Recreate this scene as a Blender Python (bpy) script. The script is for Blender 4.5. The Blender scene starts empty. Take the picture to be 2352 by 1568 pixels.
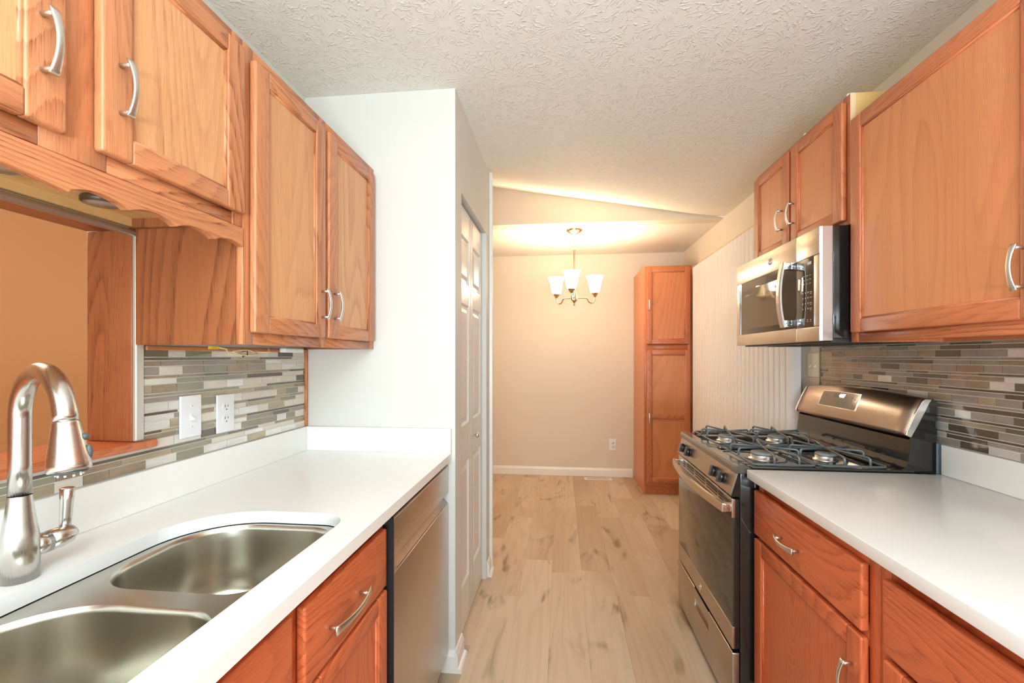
import bpy, bmesh, math, random
from mathutils import Vector, Matrix
SC = bpy.context.scene
COL = SC.collection
PI = math.pi

# ------------------------------------------------------------------ camera
cd = bpy.data.cameras.new('camera')
cam = bpy.data.objects.new('camera', cd); COL.objects.link(cam)
cam.location = (0, 0, 1.317)
cam.rotation_euler = (PI/2, 0, 0.109)
cd.sensor_fit = 'HORIZONTAL'; cd.sensor_width = 36.0
cd.lens = 36.0*1039.0/2352.0
cd.shift_y = 34.0/2352.0
cd.clip_start = 0.02
SC.camera = cam

# ------------------------------------------------------------------ view, world, lights
SC.view_settings.view_transform = 'Standard'
SC.view_settings.look = 'None'
SC.view_settings.gamma = 1.0
SC.view_settings.use_curve_mapping = False
SC.view_settings.exposure = 0.30
cy = SC.cycles
cy.use_denoising = True
cy.max_bounces = 10; cy.diffuse_bounces = 6; cy.glossy_bounces = 5; cy.transmission_bounces = 6
cy.sample_clamp_indirect = 6.0
cy.caustics_reflective = False; cy.caustics_refractive = False
cy.blur_glossy = 0.5

W = bpy.data.worlds.new('world'); SC.world = W; W.use_nodes = True
bg = W.node_tree.nodes['Background']
bg.inputs[0].default_value = (0.80, 0.90, 1.0, 1); bg.inputs[1].default_value = 1.5

def lamp(name, kind, loc, energy, color, rot=(0, 0, 0), size=None, size_y=None, radius=None):
    d = bpy.data.lights.new(name, kind); d.energy = energy; d.color = color
    if kind == 'AREA':
        d.shape = 'RECTANGLE'; d.size = size; d.size_y = size_y
    if radius is not None: d.shadow_soft_size = radius
    o = bpy.data.objects.new(name, d); COL.objects.link(o)
    o.location = loc; o.rotation_euler = rot
    return o
# daylight through the kitchen window behind the camera
lamp('window_daylight', 'AREA', (0.1, -2.45, 1.45), 9, (0.74, 0.90, 1.0), (PI/2, 0, 0), 2.0, 1.1)
lamp('ceiling_fill', 'AREA', (0.25, -1.7, 1.05), 115, (0.74, 0.90, 1.0), (PI/2+1.22, 0, 0), 0.9, 0.5)  # added unseen fill, tilted up to brighten the ceiling
# kitchen ceiling fixture (above and behind the camera)
lamp('kitchen_ceiling_light', 'AREA', (0.05, -0.35, 2.36), 16, (0.78, 0.92, 1.0), (0, 0, 0), 0.9, 0.5)
lamp('room_fill', 'POINT', (0.10, -0.70, 1.90), 22, (0.76, 0.91, 1.0), radius=0.25)  # added point fill behind the camera, evens out walls and ceiling
# living room lamp seen only through the pass-through
lamp('living_room_lamp', 'POINT', (-2.3, 1.3, 2.1), 30, (1.0, 0.74, 0.50), radius=0.15)
lamp('living_room_far_lamp', 'POINT', (-2.2, 3.9, 1.7), 16, (1.0, 0.82, 0.62), radius=0.15)

# ------------------------------------------------------------------ constants of the room
WL, WR = -1.107, 1.307           # kitchen side walls
YP, YQ = 1.855, 2.77             # pantry front and end
XP = -0.442                      # pantry side wall
YH, YB = 3.83, 5.047             # header and back wall
ZC = 2.438

# ------------------------------------------------------------------ materials
def s2l(c):
    return tuple(((v/255.0)/12.92 if v/255.0 <= 0.04045 else ((v/255.0+0.055)/1.055)**2.4) for v in c)

class N:
    """small node helper"""
    def __init__(s, name):
        s.m = bpy.data.materials.new(name); s.m.use_nodes = True
        s.t = s.m.node_tree; s.b = s.t.nodes['Principled BSDF']
    def n(s, typ, **kw):
        x = s.t.nodes.new(typ)
        for k, v in kw.items(): setattr(x, k, v)
        return x
    def l(s, a, b): s.t.links.new(a, b)
    def math(s, op, a, b=None, clamp=False):
        x = s.n('ShaderNodeMath', operation=op); x.use_clamp = clamp
        for i, v in enumerate((a, b)):
            if v is None: continue
            if isinstance(v, (int, float)): x.inputs[i].default_value = v
            else: s.l(v, x.inputs[i])
        return x.outputs[0]
    def mix(s, f, a, b, blend='MIX'):
        x = s.n('ShaderNodeMix', data_type='RGBA', blend_type=blend)
        for i, v in ((0, f), (6, a), (7, b)):
            if isinstance(v, (int, float)): x.inputs[i].default_value = v
            elif isinstance(v, tuple): x.inputs[i].default_value = (*v[:3], 1)
            else: s.l(v, x.inputs[i])
        return x.outputs[2]
    def mapping(s, vec, scale, loc=(0, 0, 0), rot=(0, 0, 0)):
        x = s.n('ShaderNodeMapping'); s.l(vec, x.inputs[0])
        x.inputs[1].default_value = loc; x.inputs[2].default_value = rot; x.inputs[3].default_value = scale
        return x.outputs[0]
    def noise(s, vec, scale, detail=2.0, rough=0.5, dist=0.0):
        x = s.n('ShaderNodeTexNoise'); s.l(vec, x.inputs['Vector'])
        x.inputs['Scale'].default_value = scale; x.inputs['Detail'].default_value = detail
        x.inputs['Roughness'].default_value = rough; x.inputs['Distortion'].default_value = dist
        return x.outputs['Fac']
    def ramp(s, f, a, b):
        x = s.n('ShaderNodeMapRange'); x.interpolation_type = 'SMOOTHSTEP'
        s.l(f, x.inputs[0]); x.inputs[1].default_value = a; x.inputs[2].default_value = b
        return x.outputs[0]
    def bump(s, h, strength=0.2, dist=0.01):
        x = s.n('ShaderNodeBump'); x.inputs['Strength'].default_value = strength
        x.inputs['Distance'].default_value = dist; s.l(h, x.inputs['Height'])
        s.l(x.outputs[0], s.b.inputs['Normal']); return x
    def obj(s): return s.n('ShaderNodeTexCoord').outputs['Object']
    def objr(s, k=23.0):
        o = s.obj(); r = s.n('ShaderNodeObjectInfo').outputs['Random']
        r = s.math('MULTIPLY', r, k)
        c = s.n('ShaderNodeCombineXYZ'); s.l(r, c.inputs[0]); s.l(r, c.inputs[1]); s.l(s.math('MULTIPLY', r, 1.7), c.inputs[2])
        v = s.n('ShaderNodeVectorMath', operation='ADD'); s.l(o, v.inputs[0]); s.l(c.outputs[0], v.inputs[1])
        return v.outputs[0]

def plain(name, rgb, rough=0.5, metal=0.0, coat=0.0, spec=None):
    k = N(name); b = k.b
    b.inputs['Base Color'].default_value = (*rgb, 1); b.inputs['Roughness'].default_value = rough
    b.inputs['Metallic'].default_value = metal; b.inputs['Coat Weight'].default_value = coat
    if spec is not None: b.inputs['Specular IOR Level'].default_value = spec
    return k.m

def oak(name, axis, light, dark, ringamt=0.75, rings=46.0, poreamt=0.45, rough=0.36, wide=4.0):
    k = N(name); v = k.objr()
    ia = 'xyz'.index(axis)
    def sc(a, l):
        q = [a]*3; q[ia] = l; return tuple(q)
    n1 = k.noise(k.mapping(v, sc(wide, wide*0.17)), 1.0, 1.5, 0.4, 0.15)
    jag = k.noise(k.mapping(v, sc(150.0, 9.0)), 1.0, 2.0, 0.6)
    n1 = k.math('ADD', n1, k.math('MULTIPLY', jag, 0.012))
    r = k.math('FRACT', k.math('MULTIPLY', n1, rings))
    edge = k.ramp(r, 0.0, 0.10)                 # soft start of each ring
    r = k.math('MULTIPLY', k.math('POWER', k.math('SUBTRACT', 1.0, r), 2.2), edge)
    mask = k.ramp(k.noise(k.mapping(v, sc(wide*0.9, wide*0.15), (3.1, 1.7, 5.3)), 1.0, 1.0), 0.30, 0.60)
    r = k.math('MULTIPLY', r, k.math('ADD', k.math('MULTIPLY', mask, 0.75), 0.25))
    pores = k.ramp(k.noise(k.mapping(v, sc(420.0, 16.0)), 1.0, 1.0, 0.6), 0.50, 0.66)
    fine = k.ramp(k.noise(k.mapping(v, sc(95.0, 1.8)), 1.0, 2.0, 0.6), 0.35, 0.7)
    tone = k.noise(k.mapping(v, sc(3.0, 1.2)), 1.0, 1.0)
    f = k.math('MULTIPLY', k.math('MULTIPLY', r, ringamt), k.math('ADD', k.math('MULTIPLY', pores, 0.55), 0.60))
    f = k.math('ADD', f, k.math('MULTIPLY', pores, poreamt*0.35))
    f = k.math('ADD', f, k.math('MULTIPLY', fine, 0.14))
    f = k.math('ADD', f, k.math('MULTIPLY', k.math('SUBTRACT', tone, 0.5), 0.55), clamp=True)
    k.l(k.mix(f, light, dark), k.b.inputs['Base Color'])
    k.b.inputs['Roughness'].default_value = rough
    k.b.inputs['Coat Weight'].default_value = 0.12; k.b.inputs['Coat Roughness'].default_value = 0.25
    k.bump(k.math('SUBTRACT', 1.0, pores), 0.10, 0.002)
    return k.m

OL, OD = (0.60, 0.232, 0.098), (0.250, 0.062, 0.021)       # honey oak
PL, PD = (0.68, 0.335, 0.145), (0.400, 0.130, 0.045)       # lighter veneer of the centre panels
BL, BD = (0.650, 0.150, 0.050), (0.300, 0.052, 0.016)      # same oak on the base units, lower light put in as redder colour
RL, RD = (0.570, 0.175, 0.066), (0.270, 0.066, 0.022)      # right hand uppers
M = {}
for ax in 'xyz':
    M['oak_'+ax] = oak('honey_oak_'+ax, ax, OL, OD, 1.0)
    M['panel_'+ax] = oak('oak_veneer_'+ax, ax, PL, PD, 0.75, 34.0, 0.35, wide=3.2)
    M['base_'+ax] = oak('low_light_oak_'+ax, ax, BL, BD, 0.9, 44.0, 0.5)
    M['right_'+ax] = oak('warm_oak_'+ax, ax, RL, RD, 0.85, 46.0, 0.4)
    M['rpanel_'+ax] = oak('warm_oak_veneer_'+ax, ax, (0.66, 0.245, 0.096), (0.44, 0.130, 0.044), 0.6, 22.0, 0.2, wide=2.6)
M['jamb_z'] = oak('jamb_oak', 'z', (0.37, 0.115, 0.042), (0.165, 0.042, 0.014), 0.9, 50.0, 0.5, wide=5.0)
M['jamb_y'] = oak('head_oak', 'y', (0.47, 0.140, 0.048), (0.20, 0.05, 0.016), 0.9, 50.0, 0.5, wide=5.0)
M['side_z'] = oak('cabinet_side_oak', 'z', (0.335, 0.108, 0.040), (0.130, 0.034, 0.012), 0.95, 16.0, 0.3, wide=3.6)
M['tallside'] = oak('tall_side_laminate', 'z', (0.62, 0.225, 0.075), (0.53, 0.175, 0.055), 0.3, 14.0, 0.1, wide=3.0)
M['rawply'] = oak('raw_birch', 'y', (0.70, 0.47, 0.16), (0.62, 0.39, 0.12), 0.2, 12.0, 0.15, 0.6)
M['rawedge'] = oak('raw_pine', 'z', (0.80, 0.56, 0.33), (0.70, 0.44, 0.24), 0.2, 20.0, 0.15, 0.6)
M['under'] = oak('cabinet_underside', 'y', (0.66, 0.41, 0.16), (0.52, 0.29, 0.10), 0.3, 20.0, 0.2, 0.6)
M['sill_y'] = oak('sill_oak', 'y', (0.66, 0.19, 0.065), (0.33, 0.07, 0.02), 0.8, 60.0, 0.6)
M['dark_gap'] = plain('shadow_gap_black', (0.012, 0.011, 0.010), 0.6)

def steel(name, rgb, rough, axis, str_=0.05, ramp=0.12):
    k = N(name); v = k.objr()
    sc = [900.0]*3; sc['xyz'.index(axis)] = 6.0
    n = k.noise(k.mapping(v, tuple(sc)), 1.0, 1.0)
    k.b.inputs['Base Color'].default_value = (*rgb, 1); k.b.inputs['Metallic'].default_value = 1.0
    k.l(k.math('ADD', k.math('MULTIPLY', n, ramp), rough-ramp/2), k.b.inputs['Roughness'])
    if str_ > 0: k.bump(n, str_, 0.0006)
    k.b.inputs['Anisotropic'].default_value = 0.3
    return k.m
M['steel_y'] = steel('brushed_steel', (0.66, 0.60, 0.53), 0.30, 'y')
M['steel_z'] = steel('brushed_steel_vertical', (0.62, 0.56, 0.51), 0.32, 'z')
M['slate_dark'] = plain('cooktop_front_enamel', (0.11, 0.095, 0.080), 0.22, 0.3, 0.5)
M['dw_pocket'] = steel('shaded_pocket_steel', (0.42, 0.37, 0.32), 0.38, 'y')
M['slate'] = steel('bronze_tinted_steel', (0.50, 0.43, 0.36), 0.30, 'y')
M['nickel'] = plain('satin_nickel', (0.72, 0.70, 0.66), 0.34, 1.0)
M['faucet'] = steel('brushed_nickel_faucet', (0.64, 0.61, 0.57), 0.25, 'z', 0.0)
M['sink'] = steel('sink_steel', (0.58, 0.56, 0.49), 0.25, 'y', 0.0, 0.0)
M['chrome'] = plain('chrome', (0.80, 0.81, 0.83), 0.06, 1.0)
M['brass'] = plain('warm_brushed_nickel', (0.72, 0.60, 0.42), 0.22, 1.0)
M['black'] = plain('black_enamel', (0.012, 0.011, 0.010), 0.12, 0.0, 0.5)
M['black_matte'] = plain('black_plastic', (0.016, 0.015, 0.014), 0.42)
M['cooktop'] = plain('glossy_cooktop_enamel', (0.028, 0.025, 0.022), 0.10, 0.0, 0.6)
M['grate'] = plain('grate_iron', (0.15, 0.165, 0.17), 0.35, 0.3)
M['burner'] = plain('burner_aluminium', (0.72, 0.68, 0.64), 0.32, 1.0)
M['cap'] = plain('burner_cap_grey', (0.26, 0.26, 0.25), 0.45)
M['glass_dark'] = plain('dark_oven_glass', (0.050, 0.043, 0.028), 0.07, 0.0, 0.0)
M['mw_glass'] = plain('microwave_glass', (0.050, 0.034, 0.022), 0.03, 0.0, 0.0)
M['mw_screen'] = plain('microwave_window_screen', (0.13, 0.085, 0.045), 0.05, 0.0, 0.0)
M['print'] = plain('key_print_grey', (0.62, 0.60, 0.56), 0.5)
M['blueplastic'] = plain('grey_blue_plastic', (0.16, 0.20, 0.23), 0.35)
M['rubber'] = plain('grey_rubber', (0.085, 0.095, 0.095), 0.45)
M['white_trim'] = plain('white_trim_paint', (0.80, 0.79, 0.76), 0.35)
M['white_door'] = plain('white_door_paint', (0.76, 0.745, 0.71), 0.28)
M['white_plate'] = plain('white_plastic_plate', (0.80, 0.81, 0.83), 0.28)
M['ivory_plate'] = plain('ivory_plastic_plate', (0.84, 0.78, 0.66), 0.35)
M['slot'] = plain('dark_slot', (0.05, 0.045, 0.04), 0.6)
M['blind'] = plain('white_vinyl_slats', (0.80, 0.80, 0.81), 0.40)
M['cable'] = plain('cream_cable', (0.78, 0.66, 0.40), 0.5)
M['yellow'] = plain('yellow_tag', (0.80, 0.55, 0.05), 0.5)
M['zinc'] = plain('edge_trim_metal', (0.66, 0.62, 0.55), 0.42, 0.5)
M['pipe'] = plain('gas_copper', (0.55, 0.25, 0.10), 0.4, 0.5)
M['oven_panel'] = plain('brown_display_glass', (0.075, 0.050, 0.030), 0.12, 0.0, 0.8)
M['oven_lcd'] = plain('dark_lcd', (0.03, 0.02, 0.012), 0.2)
M['oven_print'] = plain('faint_key_print', (0.22, 0.16, 0.11), 0.4)
M['rail_tan'] = plain('beige_headrail', (0.66, 0.53, 0.36), 0.5)
M['plastic_clear'] = plain('white_nylon', (0.85, 0.86, 0.88), 0.4)

def emis(name, rgb, strength):
    k = N(name); k.b.inputs['Base Color'].default_value = (*rgb, 1)
    k.b.inputs['Emission Color'].default_value = (*rgb, 1); k.b.inputs['Emission Strength'].default_value = strength
    return k.m
M['shade'] = emis('lit_frosted_glass', (1.0, 0.83, 0.60), 22.0)
M['digits'] = emis('display_digits', (0.65, 0.95, 1.0), 4.0)

def wallpaint(name, rgb, rough=0.6):
    k = N(name); v = k.obj()
    k.b.inputs['Base Color'].default_value = (*rgb, 1); k.b.inputs['Roughness'].default_value = rough
    k.bump(k.noise(v, 180.0, 2.0), 0.06, 0.002)
    return k.m
M['wall'] = wallpaint('warm_white_wall_paint', (0.69, 0.675, 0.63))
M['wall_r'] = wallpaint('beige_kitchen_wall_paint', (0.70, 0.65, 0.565))
M['wall_b'] = wallpaint('dining_wall_paint', (0.68, 0.61, 0.515))
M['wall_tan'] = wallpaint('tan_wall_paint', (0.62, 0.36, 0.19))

def ceiling_mat():
    k = N('stomped_ceiling_texture'); v = k.obj()
    k.b.inputs['Base Color'].default_value = (0.78, 0.755, 0.70, 1); k.b.inputs['Roughness'].default_value = 0.75
    # crow's-foot strokes fanning out from scattered centres
    warp = k.n('ShaderNodeTexNoise'); k.l(v, warp.inputs['Vector']); warp.inputs['Scale'].default_value = 7.0
    add = k.n('ShaderNodeVectorMath', operation='MULTIPLY_ADD'); k.l(warp.outputs['Color'], add.inputs[0])
    add.inputs[1].default_value = (0.05, 0.05, 0.0); k.l(v, add.inputs[2])
    hs = []
    for i, sc in enumerate((4.2, 5.6)):
        mp = k.mapping(add.outputs[0], (1, 1, 0), (0.37*i, 0.71*i, 0))
        vo = k.n('ShaderNodeTexVoronoi'); vo.voronoi_dimensions = '2D'; k.l(mp, vo.inputs['Vector']); vo.inputs['Scale'].default_value = sc
        sub = k.n('ShaderNodeVectorMath', operation='SUBTRACT'); k.l(mp, sub.inputs[0]); k.l(vo.outputs['Position'], sub.inputs[1])
        sx = k.n('ShaderNodeSeparateXYZ'); k.l(sub.outputs[0], sx.inputs[0])
        ang = k.math('ARCTAN2', sx.outputs[1], sx.outputs[0])
        wob = k.noise(mp, 30.0, 2.0)
        a = k.math('ADD', k.math('MULTIPLY', ang, 11.0+3*i), k.math('MULTIPLY', wob, 9.0))
        st = k.math('POWER', k.math('ABSOLUTE', k.math('SINE', a)), 14.0)
        brk = k.ramp(k.noise(mp, 24.0+5*i, 2.0), 0.46, 0.62)
        st = k.math('MULTIPLY', st, brk)
        ctr = k.ramp(vo.outputs['Distance'], 0.03, 0.16)
        hs.append(k.math('MULTIPLY', st, ctr))
    h = k.math('MAXIMUM', hs[0], hs[1])
    h = k.math('ADD', h, k.math('MULTIPLY', k.noise(v, 130.0, 2.0), 0.10))
    k.bump(h, 0.42, 0.006)
    return k.m
M['ceiling'] = ceiling_mat()

def floor_mat():
    k = N('light_oak_plank_floor'); v = k.obj()
    sx = k.n('ShaderNodeSeparateXYZ'); k.l(v, sx.inputs[0])
    PWD, PLN = 0.178, 1.22
    row = k.math('FLOOR', k.math('DIVIDE', sx.outputs[0], PWD))
    wn = k.n('ShaderNodeTexWhiteNoise', noise_dimensions='1D'); k.l(row, wn.inputs['W'])
    yy = k.math('DIVIDE', k.math('ADD', sx.outputs[1], k.math('MULTIPLY', wn.outputs['Value'], PLN*3)), PLN)
    pid = k.math('FLOOR', yy)
    comb = k.n('ShaderNodeCombineXYZ'); k.l(row, comb.inputs[0]); k.l(pid, comb.inputs[1])
    w2 = k.n('ShaderNodeTexWhiteNoise', noise_dimensions='3D'); k.l(comb.outputs[0], w2.inputs['Vector'])
    rnd = w2.outputs['Value']
    off = k.n('ShaderNodeVectorMath', operation='MULTIPLY_ADD'); k.l(w2.outputs['Color'], off.inputs[0])
    off.inputs[1].default_value = (9, 9, 9); k.l(v, off.inputs[2])
    p = off.outputs[0]
    n1 = k.noise(k.mapping(p, (7.0, 0.55, 1.0)), 1.0, 1.5, 0.5, 0.2)
    rg = k.math('POWER', k.math('MULTIPLY_ADD', k.math('SINE', k.math('MULTIPLY', n1, 60.0)), 0.5), 2.0)
    k.t.nodes[-2].inputs[2].default_value = 0.5
    rg = k.math('POWER', k.math('ABSOLUTE', k.math('SINE', k.math('MULTIPLY', n1, 34.0))), 3.0)
    knot = k.ramp(k.noise(k.mapping(p, (7.5, 2.6, 1.0)), 1.0, 2.0, 0.5, 0.8), 0.56, 0.76)
    blotch = k.ramp(k.noise(k.mapping(p, (4.0, 0.9, 1.0), (4, 2, 0)), 1.0, 2.0), 0.38, 0.68)
    fine = k.noise(k.mapping(p, (160.0, 4.0, 1.0)), 1.0, 2.0)
    f = k.math('ADD', k.math('MULTIPLY', knot, 0.42), k.math('MULTIPLY', k.math('MULTIPLY', rg, k.math('ADD', knot, 0.35)), 0.34))
    f = k.math('ADD', f, k.math('MULTIPLY', k.math('SUBTRACT', fine, 0.5), 0.25), clamp=True)
    base = k.mix(rnd, (0.62, 0.480, 0.350), (0.42, 0.290, 0.185))
    base = k.mix(k.math('MULTIPLY', blotch, 0.45), base, (0.66, 0.55, 0.43))
    col = k.mix(f, base, (0.19, 0.115, 0.058))
    fx = k.math('FRACT', k.math('DIVIDE', sx.outputs[0], PWD)); fy = k.math('FRACT', yy)
    ex = k.math('MINIMUM', fx, k.math('SUBTRACT', 1.0, fx)); ey = k.math('MINIMUM', fy, k.math('SUBTRACT', 1.0, fy))
    seam = k.math('MAXIMUM', k.math('LESS_THAN', ex, 0.006), k.math('LESS_THAN', ey, 0.0010))
    col = k.mix(k.math('MULTIPLY', seam, 0.22), col, (0.20, 0.13, 0.08))
    k.l(col, k.b.inputs['Base Color'])
    k.b.inputs['Roughness'].default_value = 0.42
    k.bump(k.math('SUBTRACT', 1.0, seam), 0.15, 0.002)
    return k.m
M['floor'] = floor_mat()

def quartz_mat():
    k = N('white_quartz'); v = k.obj()
    sp = k.ramp(k.noise(v, 260.0, 1.0), 0.70, 0.78)
    k.l(k.mix(k.math('MULTIPLY', sp, 0.25), (0.86, 0.855, 0.83), (0.64, 0.64, 0.62)), k.b.inputs['Base Color'])
    k.b.inputs['Roughness'].default_value = 0.22
    return k.m
M['quartz'] = quartz_mat()

def tile_mat(name, rgb, rough, metal, streak=0.15, coat=0.0):
    k = N(name); v = k.obj()
    n = k.noise(k.mapping(v, (40, 30, 420)), 1.0, 2.0)
    n2 = k.noise(k.mapping(v, (9, 9, 22)), 1.0, 1.0)
    f = k.math('ADD', k.math('MULTIPLY', n, 0.5), k.math('MULTIPLY', n2, 0.5))
    k.l(k.mix(k.ramp(f, 0.35, 0.65), tuple(c*(1-streak) for c in rgb), tuple(min(1, c*(1+streak)) for c in rgb)), k.b.inputs['Base Color'])
    k.b.inputs['Roughness'].default_value = rough; k.b.inputs['Metallic'].default_value = metal
    k.b.inputs['Coat Weight'].default_value = coat
    return k.m
TILES = [tile_mat('tile_olive_glass', (0.25, 0.235, 0.15), 0.08, 0.0, 0.10, 0.7),
         tile_mat('tile_brushed_aluminium', (0.74, 0.72, 0.68), 0.36, 0.55, 0.10),
         tile_mat('tile_pale_beige', (0.66, 0.60, 0.51), 0.22, 0.0, 0.05),
         tile_mat('tile_taupe_metal', (0.36, 0.28, 0.20), 0.33, 0.5, 0.18),
         tile_mat('tile_dark_brown_glass', (0.095, 0.062, 0.040), 0.08, 0.0, 0.12, 0.7),
         tile_mat('tile_khaki_metal', (0.44, 0.37, 0.25), 0.33, 0.45, 0.12),
         tile_mat('tile_grey_mushroom', (0.34, 0.285, 0.235), 0.3, 0.25, 0.12),
         tile_mat('tile_dark_olive_glass', (0.115, 0.10, 0.06), 0.08, 0.0, 0.10, 0.7)]
M['grout'] = plain('pale_grout', (0.74, 0.70, 0.62), 0.8)

# ------------------------------------------------------------------ mesh builder
class B:
    def __init__(s): s.bm = bmesh.new(); s.mats = []
    def mi(s, m):
        if m not in s.mats: s.mats.append(m)
        return s.mats.index(m)
    def _take(s, fs, m, smooth=False):
        i = s.mi(m)
        for f in fs: f.material_index = i; f.smooth = smooth
    def box(s, x0, x1, y0, y1, z0, z1, m, bev=0.0, seg=2):
        t = bmesh.new()
        bmesh.ops.create_cube(t, size=1.0)
        for v in t.verts:
            v.co = Vector(((x0+x1)/2+v.co.x*(x1-x0), (y0+y1)/2+v.co.y*(y1-y0), (z0+z1)/2+v.co.z*(z1-z0)))
        if bev > 0:
            bmesh.ops.bevel(t, geom=list(t.edges), offset=bev, segments=seg, profile=0.6, affect='EDGES', clamp_overlap=True)
        s.merge(t, m, bev > 0)
        return s
    def merge(s, t, m, smooth=False, M4=None):
        bmesh.ops.recalc_face_normals(t, faces=list(t.faces))
        mp = {}
        for v in t.verts: mp[v] = s.bm.verts.new(M4 @ v.co if M4 else v.co)
        i = s.mi(m)
        for f in t.faces:
            try:
                nf = s.bm.faces.new([mp[v] for v in f.verts]); nf.material_index = i; nf.smooth = smooth
            except ValueError: pass
        t.free()
    def loft(s, loops, m, closed=True, cap=True, smooth=True):
        t = bmesh.new()
        R = [[t.verts.new(Vector(p)) for p in L] for L in loops]
        n = len(R[0])
        for a, b in zip(R[:-1], R[1:]):
            for i in range(n if closed else n-1):
                j = (i+1) % n
                try: t.faces.new([a[i], a[j], b[j], b[i]])
                except ValueError: pass
        if cap and closed:
            for L in (R[0], R[-1]):
                try: t.faces.new(L)
                except ValueError: pass
        s.merge(t, m, smooth); return s
    def prism(s, poly, axis, a, b, m, smooth=False, bev=0.0):
        """poly in the two other axes (order x,y,z without axis)"""
        t = bmesh.new()
        def pt(p, w):
            q = list(p); q.insert('xyz'.index(axis), w); return Vector(q)
        A = [t.verts.new(pt(p, a)) for p in poly]; Bv = [t.verts.new(pt(p, b)) for p in poly]
        n = len(poly)
        t.faces.new(A); t.faces.new(Bv)
        for i in range(n): t.faces.new([A[i], A[(i+1) % n], Bv[(i+1) % n], Bv[i]])
        if bev > 0: 
            bmesh.ops.recalc_face_normals(t, faces=list(t.faces))
            bmesh.ops.bevel(t, geom=list(t.edges), offset=bev, segments=2, profile=0.6, affect='EDGES', clamp_overlap=True)
        s.merge(t, m, smooth); return s
    def cyl(s, p0, p1, r0, r1, m, n=24, smooth=True, cap=True):
        return s.tube([p0, p1], [r0, r1], m, n, smooth, cap)
    def tube(s, path, r, m, n=12, smooth=True, cap=True, closed=False):
        P = [Vector(p) for p in path]
        if isinstance(r, (int, float)): r = [r]*len(P)
        loops = []; up = None
        for i, p in enumerate(P):
            if closed: d = (P[(i+1) % len(P)]-P[i-1])
            else: d = P[min(i+1, len(P)-1)]-P[max(i-1, 0)]
            d.normalize()
            if up is None:
                up = Vector((0, 0, 1)) if abs(d.z) < 0.9 else Vector((1, 0, 0))
            u = (up-d*up.dot(d))
            if u.length < 1e-6: u = d.orthogonal()
            u.normalize(); w = d.cross(u); up = u
            loops.append([p+r[i]*(math.cos(2*PI*k/n)*u+math.sin(2*PI*k/n)*w) for k in range(n)])
        if closed: loops.append(loops[0])
        return s.loft(loops, m, True, cap and not closed, smooth)
    def lathe(s, c, prof, m, n=32, axis='z', smooth=True, cap=False):
        loops = []
        for r, h in prof:
            L = []
            for k in range(n):
                a = 2*PI*k/n; x, y = r*math.cos(a), r*math.sin(a)
                q = {'z': (x, y, h), 'x': (h, x, y), 'y': (x, h, y)}[axis]
                L.append((c[0]+q[0], c[1]+q[1], c[2]+q[2]))
            loops.append(L)
        return s.loft(loops, m, True, cap, smooth)
    def sphere(s, c, r, m, sc=(1, 1, 1), n=16):
        t = bmesh.new(); bmesh.ops.create_uvsphere(t, u_segments=n, v_segments=n//2, radius=r)
        for v in t.verts: v.co = Vector((c[0]+v.co.x*sc[0], c[1]+v.co.y*sc[1], c[2]+v.co.z*sc[2]))
        s.merge(t, m, True); return s
    def plate(s, outer, holes, z0, z1, m):
        """flat slab with holes: outline polygons in XY"""
        t = bmesh.new()
        tops = []; edges = []
        for L in [outer]+holes:
            vs = [t.verts.new((x, y, z1)) for x, y in L]
            tops.append(vs)
            edges += [t.edges.new((vs[i], vs[(i+1) % len(vs)])) for i in range(len(vs))]
        bmesh.ops.triangle_fill(t, use_beauty=True, use_dissolve=False, edges=edges)
        faces = list(t.faces)
        if z0 is not None:
            mp = {}
            for v in list(t.verts): mp[v] = t.verts.new((v.co.x, v.co.y, z0))
            for f in faces: t.faces.new([mp[v] for v in f.verts])
            for vs in tops:
                for i in range(len(vs)):
                    a, b = vs[i], vs[(i+1) % len(vs)]
                    t.faces.new([a, b, mp[b], mp[a]])
        s.merge(t, m, False); return s
    def build(s, name, parent=None):
        me = bpy.data.meshes.new(name)
        if parent is not None:
            w = Vector((0, 0, 0)); p = parent
            while p is not None: w += p.location; p = p.parent
            bmesh.ops.translate(s.bm, vec=-w, verts=list(s.bm.verts))
        else:
            if len(s.bm.verts):
                xs = [v.co.x for v in s.bm.verts]; ys = [v.co.y for v in s.bm.verts]; zs = [v.co.z for v in s.bm.verts]
                w = Vector(((min(xs)+max(xs))/2, (min(ys)+max(ys))/2, min(zs)))
                bmesh.ops.translate(s.bm, vec=-w, verts=list(s.bm.verts))
        s.bm.to_mesh(me); s.bm.free()
        for m in s.mats: me.materials.append(M[m] if isinstance(m, str) else m)
        o = bpy.data.objects.new(name, me); COL.objects.link(o)
        if parent is not None: o.parent = parent
        else: o.location = w
        return o

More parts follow.
